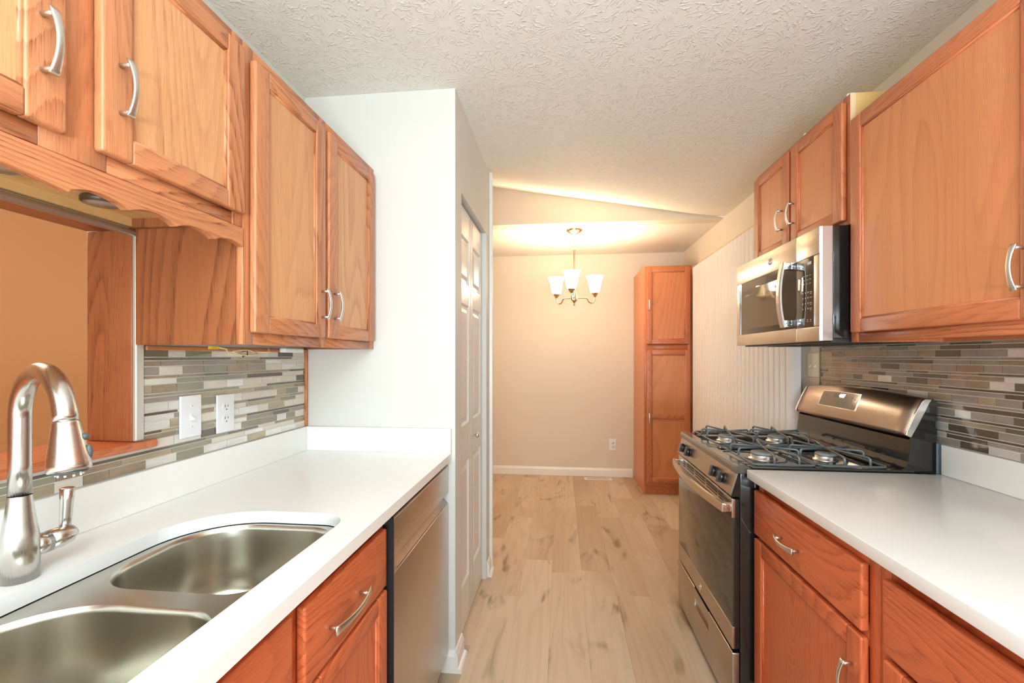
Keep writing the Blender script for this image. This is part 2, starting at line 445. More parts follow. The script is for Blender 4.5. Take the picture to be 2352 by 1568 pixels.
def tag(o, label=None, cat=None, group=None, kind=None):
    if label: o['label'] = label
    if cat: o['category'] = cat
    if group: o['group'] = group
    if kind: o['kind'] = kind
    return o
def thing(name, loc, label, cat, group=None):
    o = bpy.data.objects.new(name, None); COL.objects.link(o); o.location = loc
    o.empty_display_size = 0.1
    return tag(o, label, cat, group)
def struct(b, name, label, cat): 
    o = b.build(name); return tag(o, label, cat, kind='structure')
def bx(name, parent, x0, x1, y0, y1, z0, z1, m, bev=0.0):
    return B().box(x0, x1, y0, y1, z0, z1, m, bev).build(name, parent)
def text_mesh(name, body, size, m, M4, parent, extrude=0.0006):
    cu = bpy.data.curves.new(name+'_src', 'FONT'); cu.body = body; cu.size = size; cu.extrude = extrude
    cu.align_x = 'CENTER'; cu.align_y = 'CENTER'
    o = bpy.data.objects.new(name+'_src', cu); COL.objects.link(o)
    dg = bpy.context.evaluated_depsgraph_get()
    me = bpy.data.meshes.new_from_object(o.evaluated_get(dg))
    bpy.data.objects.remove(o); bpy.data.curves.remove(cu)
    w = Vector((0, 0, 0)); p = parent
    while p is not None: w += p.location; p = p.parent
    me.transform(Matrix.Translation(-w) @ M4)
    me.materials.clear(); me.materials.append(M[m])
    r = bpy.data.objects.new(name, me); COL.objects.link(r); r.parent = parent
    return r
def rrect(x0, x1, y0, y1, radii, n=8):
    """rounded rectangle, radii for corners (x1,y1),(x0,y1),(x0,y0),(x1,y0)"""
    P = []
    for (cx, cyy, r, a0) in ((x1, y1, radii[0], 0), (x0, y1, radii[1], 90), (x0, y0, radii[2], 180), (x1, y0, radii[3], 270)):
        sx = -1 if cx == x1 else 1; sy = -1 if cyy == y1 else 1
        for k in range(n+1):
            a = math.radians(a0+90*k/n)
            P.append((cx+sx*r+r*math.cos(a), cyy+sy*r+r*math.sin(a)))
    return P

# ================================================================== SETTING
def smax(a, b, k=0.05):
    h = max(k-abs(a-b), 0.0)/k
    return max(a, b)+h*h*k*0.25
def zceil(x, y):
    v = ZC+0.1735*(1.307-x)-0.27*(YH-y)
    return min(smax(ZC, v), 3.0) if v > ZC-0.2 else ZC

b = B(); b.box(-3.7, 1.45, -2.6, YB+0.1, -0.05, 0.0, 'floor')
struct(b, 'floor', 'light oak plank floor running towards the back wall', 'floor')
# ceiling: flat over the kitchen, folding up past the pantry
t = bmesh.new(); nx, ny = 84, 108
X0, X1, Y0, Y1 = -3.7, WR+0.02, -2.6, YH
g = [[t.verts.new((X0+(X1-X0)*i/nx, Y0+(Y1-Y0)*j/ny, zceil(X0+(X1-X0)*i/nx, Y0+(Y1-Y0)*j/ny))) for j in range(ny+1)] for i in range(nx+1)]
for i in range(nx):
    for j in range(ny): t.faces.new([g[i][j], g[i][j+1], g[i+1][j+1], g[i+1][j]])
me = bpy.data.meshes.new('ceiling'); 
for f in t.faces: f.smooth = True
t.to_mesh(me); t.free(); me.materials.append(M['ceiling'])
o = bpy.data.objects.new('ceiling', me); COL.objects.link(o)
tag(o, 'textured plaster kitchen ceiling with brushed crow foot strokes', 'ceiling', kind='structure')
b = B(); b.box(-3.7, WR+0.02, YH+0.12, YB+0.05, ZC, ZC+0.05, 'ceiling')
struct(b, 'ceiling', 'lower flat ceiling over the dining end above the chandelier', 'ceiling')
# header: triangular drop between the two ceilings
b = B()
poly = [(WR, ZC+0.002), (WR, ZC-0.001), (-3.7, ZC-0.001), (-3.7, 3.06)]
poly += [(-3.7+(WR+3.7)*i/40.0, zceil(-3.7+(WR+3.7)*i/40.0, YH)+0.01) for i in range(1, 40)]
b.prism(poly, 'y', YH, YH+0.13, 'wall_b')
struct(b, 'trim_1', 'triangular beige drop wall above the chandelier', 'header')
b = B(); b.box(-3.7, 1.45, YB, YB+0.1, 0, 2.6, 'wall_b')
struct(b, 'wall_back', 'warm beige wall behind the chandelier', 'wall')
b = B(); b.box(WR, WR+0.1, -2.6, YB, 0, 2.6, 'wall_r')
struct(b, 'wall_right', 'right wall behind the range and the blinds', 'wall')
# left wall with pass-through opening
OY0, OY1, OZ0, OZ1 = -0.75, 1.075, 1.074, 1.660
b = B(); WX = WL-0.13
b.box(WX, WL, -2.6, OY0, 0, ZC+0.1, 'wall'); b.box(WX, WL, OY1, YP+0.1, 0, ZC+0.1, 'wall')
b.box(WX, WL, OY0, OY1, 0, OZ0, 'wall'); b.box(WX, WL, OY0, OY1, OZ1, ZC+0.1, 'wall')
struct(b, 'wall_left', 'left kitchen wall with the pass through opening', 'wall')
b = B(); b.box(WX, XP, YP, YP+0.1, 0, ZC+0.03, 'wall')
struct(b, 'wall_front', 'bright white closet wall at the end of the sink counter', 'wall')
# closet side wall with door opening
DY0, DY1, DZ = 1.975, 2.643, 2.045
b = B()
b.box(XP-0.10, XP, YP+0.1, DY0, 0, ZC+0.03, 'wall'); b.box(XP-0.10, XP, DY1, YQ-0.012, 0, ZC+0.03, 'wall')
b.box(XP-0.10, XP, DY0, DY1, DZ, ZC+0.03, 'wall')
struct(b, 'wall_side', 'white closet wall holding the folding door', 'wall')
b = B(); b.box(WX, XP-0.1, YQ-0.1, YQ, 0, ZC+0.04, 'wall'); b.box(WX, WX+0.1, YP+0.1, YQ-0.1, 0, ZC+0.04, 'wall')
struct(b, 'wall_rear', 'closet wall facing the dining end', 'wall')
b = B(); b.box(XP-0.10, XP+0.019, YQ-0.012, YQ+0.004, 0.0, ZC+0.012, 'white_trim', 0.002)
struct(b, 'trim_2', 'slim white edge strip at the far end of the closet wall', 'trim')
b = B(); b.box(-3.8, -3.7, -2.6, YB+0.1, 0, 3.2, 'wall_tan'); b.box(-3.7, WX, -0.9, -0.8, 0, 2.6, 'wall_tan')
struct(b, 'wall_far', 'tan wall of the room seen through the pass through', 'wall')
# wall behind the camera, with a window opening
b = B(); wy = -2.6
b.box(WX, -0.95, wy-0.1, wy, 0, 2.6, 'wall'); b.box(1.15, WR+0.1, wy-0.1, wy, 0, 2.6, 'wall')
b.box(-0.95, 1.15, wy-0.1, wy, 0, 0.9, 'wall'); b.box(-0.95, 1.15, wy-0.1, wy, 2.2, 2.6, 'wall')
struct(b, 'wall_behind', 'kitchen wall with a window at the near end', 'wall')

# baseboards
def baseboard(name, segs, label):
    b = B()
    for (x0, y0, x1, y1, nx_, ny_) in segs:   # wall line and outward normal
        if abs(nx_) > 0:
            s = nx_
            b.prism([(x0, 0), (x0+s*0.014, 0), (x0+s*0.014, 0.068), (x0+s*0.010, 0.078), (x0+s*0.006, 0.090), (x0, 0.090)], 'y', y0, y1, 'white_trim')
            q = [(x0+s*0.014+s*0.016*math.cos(a), 0.019*math.sin(a)) for a in [PI/2*k/6 for k in range(7)]]
            b.prism([(x0+s*0.014, 0)]+q, 'y', y0, y1, 'white_trim')
        else:
            s = ny_
            b.prism([(y0, 0), (y0+s*0.014, 0), (y0+s*0.014, 0.068), (y0+s*0.010, 0.078), (y0+s*0.006, 0.090), (y0, 0.090)], 'x', x0, x1, 'white_trim')
    return struct(b, name, label, 'baseboard')
baseboard('baseboard_back', [(-3.7, YB, 0.77, YB, 0, -1)], 'white baseboard along the beige back wall')
baseboard('baseboard_front', [(-0.56, YP, XP, YP, 0, -1), (XP, YP-0.014, XP, DY0-0.005, 1, 0)], 'white baseboard wrapping the corner by the dishwasher')
baseboard('baseboard_side', [(XP, 2.665, XP, YQ+0.004, 1, 0)], 'short white baseboard past the folding door')

# folding closet door
dr = bpy.data.objects.new('door_1', None); COL.objects.link(dr); dr.location = (-0.475, 2.31, 0.012)
tag(dr, 'white two leaf folding closet door with raised panels', 'door', kind='structure')
def leaf(y0, y1, parent):
    x1, x0 = -0.467, -0.500
    b = B()
    st = 0.050
    zs = [0.012, 0.215, 0.800, 0.985, 1.570, 1.670, 1.895, 2.030]
    b.box(x0, x1, y0, y0+st, zs[0], zs[-1], 'white_door', 0.002); b.box(x0, x1, y1-st, y1, zs[0], zs[-1], 'white_door', 0.002)
    for i in (0, 2, 4, 6): b.box(x0, x1, y0+st, y1-st, zs[i], zs[i+1], 'white_door')
    for i in (1, 3, 5):
        a0, a1, c0, c1 = y0+st, y1-st, zs[i], zs[i+1]
        lp = []
        for d, xx in ((0, x1), (0.010, x1-0.009), (0.022, x1-0.009), (0.040, x1-0.002)):
            lp.append([(xx, a0+d, c0+d), (xx, a1-d, c0+d), (xx, a1-d, c1-d), (xx, a0+d, c1-d)])
        t = bmesh.new(); R = [[t.verts.new(Vector(p)) for p in L] for L in lp]
        for A, Bq in zip(R[:-1], R[1:]):
            for k in range(4): t.faces.new([A[k], A[(k+1) % 4], Bq[(k+1) % 4], Bq[k]])
        t.faces.new(R[-1]); b.merge(t, 'white_door')
    return b.build('door_leaf', parent)
leaf(1.990, 2.307, dr); lf = leaf(2.311, 2.632, dr)
b = B(); b.lathe((0, 2.335, 0.905), [(0.004, -0.467), (0.004, -0.447), (0.013, -0.443), (0.015, -0.436), (0.010, -0.430), (0.0005, -0.429)], 'nickel', 20, 'x')
tag(b.build('door_knob', dr), 'satin nickel knob')

# ================================================================== CABINET PARTS
def F(axis, sgn, pos):
    """returns mapper box(a0,a1,z0,z1,d0,d1): a along the face, d outwards from face"""
    def mapbox(a0, a1, z0, z1, d0, d1):
        p0, p1 = pos+sgn*d0, pos+sgn*d1
        lo, hi = min(p0, p1), max(p0, p1)
        return (lo, hi, a0, a1, z0, z1) if axis == 'x' else (a0, a1, lo, hi, z0, z1)
    mapbox.axis, mapbox.sgn, mapbox.pos = axis, sgn, pos
    mapbox.pt = lambda a, z, d: (pos+sgn*d, a, z) if axis == 'x' else (a, pos+sgn*d, z)
    mapbox.al = 'y' if axis == 'x' else 'x'
    return mapbox

def pull(f, parent, a, z, vertical=True, ln=0.100, d0=0.020):
    """arched bow pull with two posts"""
    b = B(); n = 14; loops = []
    for i in range(n+1):
        u = i/n*2-1
        dd = d0+0.020+0.011*(1-u*u)
        w = (0.0052+0.0026*u*u)*min(1.3, ln/0.1)
        tk = 0.0028
        ring = []
        for k in range(12):
            an = 2*PI*k/12; ca, sa = math.cos(an), math.sin(an)
            ca = math.copysign(abs(ca)**0.7, ca); sa = math.copysign(abs(sa)**0.7, sa)
            if vertical: ring.append(f.pt(a+w*ca, z+u*ln/2, dd+tk*sa))
            else: ring.append(f.pt(a+u*ln/2, z+w*ca, dd+tk*sa))
        loops.append(ring)
    b.loft(loops, 'nickel')
    for sg in (-1, 1):
        o_ = sg*ln*0.42
        p = (a, z+o_) if vertical else (a+o_, z)
        b.cyl(f.pt(p[0], p[1], d0-0.001), f.pt(p[0], p[1], d0+0.024), 0.0042, 0.0038, 'nickel', 12)
    return tag(b.build('handle', parent), 'satin nickel bow handle')

def door(f, parent, a0, a1, z0, z1, fr='oak', pn='panel', st=0.058, rl=0.042, handle=None, midrail=None, name='door'):
    th = 0.020
    b = B()
    al = f.al
    for (p, q) in ((a0, a0+st), (a1-st, a1)): b.box(*f(p, q, z0, z1, 0.0005, th), fr+'_z', 0.0065, 3)
    for (p, q) in ((z0, z0+rl), (z1-rl, z1)): b.box(*f(a0+st-0.001, a1-st+0.001, p, q, 0.001, th-0.0006), fr+'_'+al, 0.004, 2)
    if midrail: b.box(*f(a0+st-0.001, a1-st+0.001, midrail-0.02, midrail+0.02, 0.001, th-0.0006), fr+'_'+al, 0.004, 2)
    # moulded inner edge
    i0, i1, k0, k1 = a0+st, a1-st, z0+rl, z1-rl
    for (p0, p1, m_) in (((i0, k0), (i0, k1), '_z'), ((i1, k0), (i1, k1), '_z'), ((i0, k0), (i1, k0), '_'+al), ((i0, k1), (i1, k1), '_'+al)):
        b.cyl(f.pt(p0[0], p0[1], th-0.009), f.pt(p1[0], p1[1], th-0.009), 0.0055, 0.0055, fr+m_, 10)
    o = b.build(name, parent)
    B().box(*f(i0-0.004, i1+0.004, k0-0.004, k1+0.004, 0.003, th-0.0085), pn+'_z').build('panel', o)
    if handle:
        pull(f, o, handle[0], handle[1], handle[2] if len(handle) > 2 else True)
    return o
def drawer(f, parent, a0, a1, z0, z1, fr='base', handle=True, ha=None, hl=0.115):
    b = B(); b.box(*f(a0, a1, z0, z1, 0.0005, 0.020), fr+'_'+f.al, 0.006, 3)
    o = b.build('drawer', parent)
    if handle: pull(f, o, ha if ha else (a0+a1)/2, (z0+z1)/2-0.012, False, hl)
    return o
def face_frame(f, parent, a0, a1, z0, z1, stiles, rails, fr='oak'):
    b = B(); th = 0.019
    for (p, q) in stiles: b.box(*f(p, q, z0, z1, -th, 0.0), fr+'_z', 0.0012, 1)
    for (p, q) in rails:
        e = sorted(stiles)
        for s0, s1 in zip(e[:-1], e[1:]): b.box(*f(s0[1], s1[0], p, q, -th, -0.0003), fr+'_'+f.al, 0.0012, 1)
    return b.build('face_frame', parent)

# ---------------------------------------------------------------- left uppers
FL = F('x', 1, -0.797)
cb = thing('wall_cabinet', (-0.95, 0.65, 1.645), 'short honey oak wall cabinet with scalloped valance over the sink pass through', 'cabinet')
CY0 = 0.235
b = B()
b.box(WL+0.002, -0.816, CY0, CY0+0.015, 1.645, 2.112, 'side_z'); b.box(WL+0.002, -0.816, 1.041, 1.056, 1.645, 2.112, 'side_z')
b.box(WL+0.002, -0.816, CY0+0.015, 1.041, 1.668, 1.680, 'under'); b.box(WL+0.002, -0.816, CY0+0.015, 1.041, 2.098, 2.112, 'under')
b.box(WL+0.002, WL+0.008, CY0+0.015, 1.041, 1.680, 2.098, 'under'); b.box(WL+0.003, WL+0.018, CY0+0.015, 1.041, 1.648, 1.668, 'under')
b.box(-0.95, -0.948, 1.034, 1.041, 1.648, 1.668, 'under')
b.build('carcass', cb)
face_frame(FL, cb, CY0, 1.056, 1.640, 2.112, [(CY0, CY0+0.038), (0.610, 0.715), (1.020, 1.0565)], [(1.640, 1.672), (2.075, 2.112)])
door(FL, cb, 0.290, 0.636, 1.668, 2.080, handle=(0.600, 1.790))
door(FL, cb, 0.690, 1.042, 1.668, 2.080, handle=(0.722, 1.790))
# scalloped valance
ys = []; 
def valz(y):
    y = abs(y-0.460)
    if y < 0.192: return 1.583+0.016*math.cos(y/0.192*PI/2)**0.8
    c = (y-0.192) % 0.1035
    return 1.586+0.0135*math.sin(PI*c/0.1035)**0.75
poly = [(1.056, 1.6385), (0.30, 1.6385)]
n = 230
poly += [(0.30+(1.056-0.30)*i/n, valz(0.30+(1.056-0.30)*i/n)) for i in range(n+1)]
b = B(); b.prism(poly, 'x', -0.812, -0.7945, 'oak_y', False, 0.0014); 
b.build('valance', cb)

ct = thing('wall_cabinet', (-0.95, 1.45, 1.347), 'tall honey oak wall cabinet with two doors beside the white closet wall', 'cabinet')
b = B()
b.box(WL+0.012, -0.8165, 1.0575, 1.072, 1.347, 2.112, 'side_z'); b.box(WL+0.012, -0.8165, 1.838, 1.853, 1.347, 2.112, 'side_z')
b.box(WL+0.012, -0.8165, 1.072, 1.838, 1.362, 1.375, 'under'); b.box(WL+0.012, -0.8165, 1.072, 1.838, 2.098, 2.112, 'under')
b.box(WL+0.012, WL+0.018, 1.072, 1.838, 1.375, 2.098, 'under')
b.build('carcass', ct)
face_frame(FL, ct, 1.0575, 1.853, 1.347, 2.112, [(1.0575, 1.095), (1.42, 1.457), (1.812, 1.853)], [(1.347, 1.390), (2.072, 2.112)])
door(FL, ct, 1.079, 1.428, 1.378, 2.077, handle=(1.402, 1.487))
door(FL, ct, 1.450, 1.822, 1.378, 2.077, handle=(1.482, 1.489))

def puck(x, y, z, lit, label):
    p = thing('puck_light', (x, y, z), label, 'light', 'round lights under the cabinets')
    B().lathe((x, y, 0), [(0.0005, z), (0.034, z), (0.037, z-0.004), (0.037, z-0.012), (0.033, z-0.015)], lit, 32).build('housing', p)
    B().lathe((x, y, 0), [(0.033, z-0.0145), (0.028, z-0.0125), (0.024, z-0.016), (0.0005, z-0.017)], 'lens', 32).build('lens', p)
M['lens'] = plain('puck_lens', (0.32, 0.25, 0.19), 0.15)
M['puck_dark'] = plain('puck_housing_bronze', (0.055, 0.032, 0.018), 0.4)
M['puck_pale'] = plain('puck_housing_white', (0.66, 0.62, 0.55), 0.35)
puck(-1.012, 0.897, 1.668, 'puck_dark', 'dark round puck light under the short cabinet, behind the valance scallops')
puck(-1.005, 0.705, 1.668, 'puck_pale', 'pale rimmed puck light under the valance at the left photo edge')

# ---------------------------------------------------------------- pass-through lining
b = B()
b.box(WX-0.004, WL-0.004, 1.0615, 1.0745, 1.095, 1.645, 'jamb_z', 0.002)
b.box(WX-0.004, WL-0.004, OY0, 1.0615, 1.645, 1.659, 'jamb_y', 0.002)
struct(b, 'trim_3', 'reddish oak lining of the pass through opening', 'trim')
b = B()
def qround(cx, cz, r=0.011):
    return [(cx+r*math.cos(a), cz+r*math.sin(a)) for a in [2*PI*k/16 for k in range(16)]]
b.box(WL-0.003, WL+0.010, 1.0605, 1.085, 1.095, 1.645, 'zinc', 0.005, 3)
b.box(WL-0.003, WL+0.010, OY0, 1.085, 1.6425, 1.6465, 'zinc', 0.0015, 2)
b.cyl((WL+0.004, OY0, 1.637), (WL+0.004, 1.075, 1.637), 0.010, 0.010, 'zinc', 16)
struct(b, 'trim_4', 'rounded grey metal edge around the pass through', 'trim')
b = B(); b.prism([(WX-0.05, OY0), (WL+0.022, OY0), (WL+0.022, 1.112), (WL+0.0095, 1.116), (WL+0.0095, 1.0735), (WX-0.05, 1.0735)], 'z', 1.0745, 1.0945, 'sill_y', True, 0.004)
o = b.build('ledge'); tag(o, 'red oak ledge board along the bottom of the pass through', 'ledge')

# ---------------------------------------------------------------- mosaic backsplashes
ROWS = [0.0225, 0.0135, 0.0070]
def mosaic(name, wx, sg, y0, y1, z0, z1, seed, weights, cut=None, label='', top=None):
    rnd = random.Random(seed)
    t = thing(name, (wx, (y0+y1)/2, z0), label, 'backsplash')
    b = B()
    def bx_(ya, yb, za, zb, d, m): 
        x0, x1 = sorted((wx+sg*0.0008, wx+sg*d)); b.box(x0, x1, ya, yb, za, zb, m)
    if cut is None: bx_(y0, y1, z0, z1, 0.0062, 'grout')
    else:
        bx_(y0, y1, z0, cut[1], 0.0062, 'grout'); bx_(cut[0], y1, cut[1], z1, 0.0062, 'grout')
    z = z0+0.0015; ri = 0
    while z < z1-0.004:
        h = min(ROWS[ri % 3], z1-z-0.0008); 
        ya_lim = y0
        if cut and z+h > cut[1]: 
            if z < cut[1]-0.006: h = cut[1]-z
            else: ya_lim = cut[0]
        y = ya_lim-rnd.random()*0.1
        while y < y1:
            L = {0: rnd.choice([0.060, 0.078, 0.098, 0.098, 0.098]), 1: rnd.choice([0.098, 0.148, 0.198, 0.148]), 2: rnd.choice([0.098, 0.148, 0.198])}[ri % 3]
            a, c = max(y, ya_lim)+0.0008, min(y+L, y1)-0.0008
            if c-a > 0.006: bx_(a, c, z, z+h-0.0002, 0.0078, rnd.choices(TILES, weights[ri % 3])[0])
            y += L
        z += h+0.0022; ri += 1
    b.build('tiles', t)
    return t
wl = [[1.2, 3.4, 2.6, 1.0, 0.4, 0.9, 0.8, 0.5], [2.2, 1.2, 1.2, 1.6, 0.7, 1.4, 0.6, 0.7], [0.9, 0.4, 0.9, 1.3, 1.2, 1.3, 0.6, 1.2]]
wr = [[0.3, 0.9, 0.2, 1.6, 1.8, 0.4, 3.0, 1.0], [0.2, 0.3, 0.2, 2.0, 1.8, 0.5, 2.4, 1.2], [0.1, 0.1, 0.2, 2.0, 2.0, 0.3, 1.6, 1.4]]  # same tile product, weighted browner partly to carry the under-cabinet shade
ml = mosaic('tile_backsplash', WL, 1, -0.9, 1.838, 1.0165, 1.335, 7, wl, (1.086, 1.0735), 'pale mosaic strip tile backsplash behind the sink and outlets')
b = B(); b.box(WL+0.0005, WL+0.016, 1.839, 1.8535, 1.0165, 1.345, 'oak_z', 0.002); b.box(WL+0.0085, WL+0.016, 1.086, 1.839, 1.333, 1.345, 'oak_y', 0.002)
b.build('wood_edging', ml)
mr = mosaic('tile_backsplash', WR, -1, -0.9, 2.438, 1.0165, 1.3625, 21, wr, None, 'brown and grey mosaic strip tile backsplash behind the range')
b = B(); b.box(WR-0.0115, WR-0.0005, 2.4385, 2.4435, 1.10, 1.3625, 'tile_edge'); M['tile_edge'] = plain('tile_edge_strip', (0.28, 0.21, 0.15), 0.4)
b.build('metal_edging', mr)

# plates
def plate_x(x, sg, yc, zc, kind, mat, label, cat):
    t = thing({'switch': 'light_switch', 'outlet': 'electrical_outlet', 'double': 'light_switch'}[kind], (x, yc, zc-0.06), label, cat)
    hw = 0.058 if kind == 'double' else 0.0385; hh = 0.062
    f = F('x', sg, x)
    B().box(*f(yc-hw, yc+hw, zc-hh, zc+hh, 0.0, 0.0065), mat, 0.003, 3).build('plate', t)
    if kind in ('switch', 'double'):
        for dy in ((0,) if kind == 'switch' else (-0.023, 0.023)):
            b = B(); b.box(*f(yc+dy-0.0055, yc+dy+0.0055, zc-0.012, zc+0.012, 0.006, 0.0072), mat)
            p = [f.pt(yc+dy-0.004, zc-0.009, 0.007), f.pt(yc+dy+0.004, zc-0.009, 0.007), f.pt(yc+dy+0.004, zc+0.004, 0.007), f.pt(yc+dy-0.004, zc+0.004, 0.007)]
            q = [f.pt(yc+dy-0.0035, zc-0.012, 0.017), f.pt(yc+dy+0.0035, zc-0.012, 0.017), f.pt(yc+dy+0.0035, zc-0.005, 0.019), f.pt(yc+dy-0.0035, zc-0.005, 0.019)]
            b.loft([p, q], mat, smooth=False); b.build('toggle', t)
            for zz in (zc-0.031, zc+0.031): B().cyl(f.pt(yc+dy, zz, 0.006), f.pt(yc+dy, zz, 0.0076), 0.003, 0.003, mat, 10).build('screw', t)
    else:
        for zz in (zc+0.0195, zc-0.0195):
            b = B(); pts = []
            for k in range(24):
                a = 2*PI*k/24; yy, z_ = 0.0172*math.cos(a), 0.0172*math.sin(a)
                pts.append((yy, max(-0.0135, min(0.0135, z_))))
            b.loft([[f.pt(yc+p[0], zz+p[1], 0.006) for p in pts], [f.pt(yc+p[0], zz+p[1], 0.0082) for p in pts]], mat, smooth=False)
            for dy, l in ((-0.0063, 0.008), (0.0063, 0.0065)): b.box(*f(yc+dy-0.0012, yc+dy+0.0012, zz+0.0045-l/2, zz+0.0045+l/2, 0.008, 0.0085), 'slot')
            b.cyl(f.pt(yc, zz-0.007, 0.008), f.pt(yc, zz-0.007, 0.0085), 0.0024, 0.0024, 'slot', 10)
            b.build('socket', t)
    return t
plate_x(WL+0.008, 1, 1.232, 1.139, 'switch', 'white_plate', 'white toggle switch plate on the pale mosaic tiles, nearest the pass through', 'light switch')
plate_x(WL+0.008, 1, 1.372, 1.131, 'outlet', 'white_plate', 'white duplex outlet on the pale mosaic tiles, right of the toggle switch', 'outlet')
plate_x(WR, -1, 2.506, 1.271, 'double', 'ivory_plate', 'ivory double toggle switch plate beside the brown tiles', 'light switch')
# back wall outlet
t = thing('electrical_outlet', (0.557, YB, 0.29), 'white outlet plate low on the beige back wall', 'outlet')
B().box(0.519, 0.595, YB-0.0065, YB, 0.288, 0.414, 'white_plate', 0.003, 3).build('plate', t)
for zz in (0.371, 0.331):
    b = B(); b.cyl((0.557, YB-0.0060, zz), (0.557, YB-0.0085, zz), 0.0165, 0.0165, 'white_plate', 20)
    for dx in (-0.006, 0.006): b.box(0.557+dx-0.001, 0.557+dx+0.001, YB-0.0088, YB-0.008, zz, zz+0.008, 'slot')
    b.cyl((0.557, YB-0.008, zz-0.007), (0.557, YB-0.0088, zz-0.007), 0.0024, 0.0024, 'slot', 8)
    b.build('socket', t)
# floor vent
t = thing('floor_vent', (0.39, 4.925, 0.0), 'white floor vent by the back wall baseboard', 'vent')
b = B(); b.box(0.245, 0.535, 4.880, 4.970, 0.0005, 0.006, 'white_trim', 0.002)
b.build('frame', t)
b = B(); b.box(0.272, 0.508, 4.896, 4.954, 0.006, 0.0068, 'slot')
for k in range(26): b.box(0.274+k*0.009, 0.274+k*0.009+0.006, 4.896, 4.954, 0.0062, 0.0085, 'white_trim')
b.build('grille', t)

# wires and a light bar below the tall cabinet
b = B(); pts = []
for i in range(61):
    s = i/60.0
    yy = 1.235+0.24*s
    zz = 1.343-0.020*math.sin(PI*s)**0.7+0.003*math.sin(s*19)
    pts.append((WL+0.10+0.008*math.sin(s*23), yy, zz))
b.tube(pts, 0.0022, 'cable', 8)
pts2 = [(WL+0.105+0.010*math.sin(s*3.3), 1.335+0.055*math.cos(2*PI*s)*(1-0.25*math.sin(4*PI*s)), 1.328+0.008*math.sin(2*PI*s)) for s in [k/40.0 for k in range(41)]]
b.tube(pts2, 0.0022, 'cable', 8)
pts3 = [(WL+0.098, 1.30+0.11*s, 1.333-0.007*math.sin(PI*s)) for s in [k/16.0 for k in range(17)]]
b.tube(pts3, 0.0022, 'cable', 8)
o = thing('cable', (WL+0.10, 1.35, 1.32), 'coiled cream cable tied under the tall left wall cabinet', 'cable')
b.build('wire', o)
B().tube([(WL+0.098, 1.338, 1.316), (WL+0.113, 1.340, 1.322), (WL+0.112, 1.341, 1.334), (WL+0.096, 1.338, 1.333)], 0.0022, 'black_matte', 8).build('cable_tie', o)
o = bx('light_bar', None, WL+0.060, WL+0.085, 1.585, 1.705, 1.331, 1.3465, 'white_plate', 0.003); tag(o, 'small white light bar under the tall left wall cabinet', 'light')
o = bx('paper_tag', None, WL+0.09, WL+0.10, 1.205, 1.235, 1.338, 1.3468, 'yellow', 0.001); tag(o, 'tiny yellow tag under the tall left wall cabinet', 'tag')

# ---------------------------------------------------------------- left counter, sink, faucet
XL = -0.456
hole = rrect(-0.928, -0.533, 0.335, 1.103, (0.075, 0.175, 0.175, 0.075), 12)
cn = thing('countertop', (-0.78, 0.9, 0.884), 'white quartz countertop with the sink cut into it', 'countertop')
B().plate([(WL+0.001, -0.9), (XL, -0.9), (XL, YP-0.001), (WL+0.001, YP-0.001)], [hole], 0.884, 0.914, 'quartz').build('slab', cn)
b = B(); b.box(WL+0.001, WL+0.021, -0.9, YP-0.001, 0.9142, 1.016, 'quartz', 0.0015); b.box(WL+0.0212, XL, YP-0.021, YP-0.001, 0.9142, 1.016, 'quartz', 0.0015)
b.build('upstand', cn)

sk = thing('sink', (-0.73, 0.72, 0.68), 'stainless steel double bowl sink under the white countertop', 'sink')
b1 = rrect(-0.905, -0.548, 0.762, 1.090, (0.085, 0.130, 0.10, 0.08), 12)
b2 = rrect(-0.920, -0.548, 0.348, 0.712, (0.085, 0.150, 0.13, 0.08), 12)
big = rrect(-0.955, -0.505, 0.310, 1.130, (0.08, 0.18, 0.18, 0.08), 12)
B().plate(big, [b1, b2], None, 0.8825, 'sink').build('rim', sk)
def bowl(loop, zb):
    cx = sum(p[0] for p in loop)/len(loop); cy_ = sum(p[1] for p in loop)/len(loop)
    L = []
    zt = 0.8825
    for sc, z in ((1.0, zt), (0.985, zt-0.004), (0.975, zt-0.012), (0.955, zb+0.055), (0.935, zb+0.030), (0.89, zb+0.012), (0.82, zb+0.003), (0.25, zb-0.003), (0.12, zb-0.006)):
        L.append([(cx+(p[0]-cx)*sc, cy_+(p[1]-cy_)*sc, z) for p in loop])
    b = B(); b.loft(L, 'sink', True, False, True)
    o = b.build('bowl', sk)
    d = B(); d.lathe((cx, cy_, 0), [(0.046, zb-0.004), (0.040, zb-0.001), (0.034, zb-0.006), (0.0005, zb-0.010)], 'chrome', 24)
    d.build('drain', o)
bowl(b1, 0.700); bowl(b2, 0.690)

fx, fy = -0.973, 0.716
fc = thing('faucet', (fx, fy, 0.914), 'brushed nickel gooseneck pull down faucet behind the sink', 'faucet')
b = B(); b.lathe((fx, fy, 0), [(0.0005, 0.9145), (0.0262, 0.9145), (0.0262, 0.975), (0.0255, 0.990), (0.0245, 1.000), (0.0225, 1.012), (0.0195, 1.035), (0.0172, 1.055), (0.0163, 1.066)], 'faucet', 36)
b.build('body', fc)
ph = math.radians(-22); dv = Vector((math.cos(ph), math.sin(ph), 0)); R_ = 0.100
path = [(fx, fy, 1.0665), (fx, fy, 1.12), (fx, fy, 1.205)]
for k in range(1, 25):
    a = PI*k/24*0.97
    p = Vector((fx, fy, 1.205))+dv*(R_-R_*math.cos(a))+Vector((0, 0, 0.086*math.sin(a))); path.append(tuple(p))
B().tube(path, 0.0158, 'faucet', 24).build('spout', fc)
end = Vector(path[-1]); dn = (Vector(path[-1])-Vector(path[-2])).normalized()
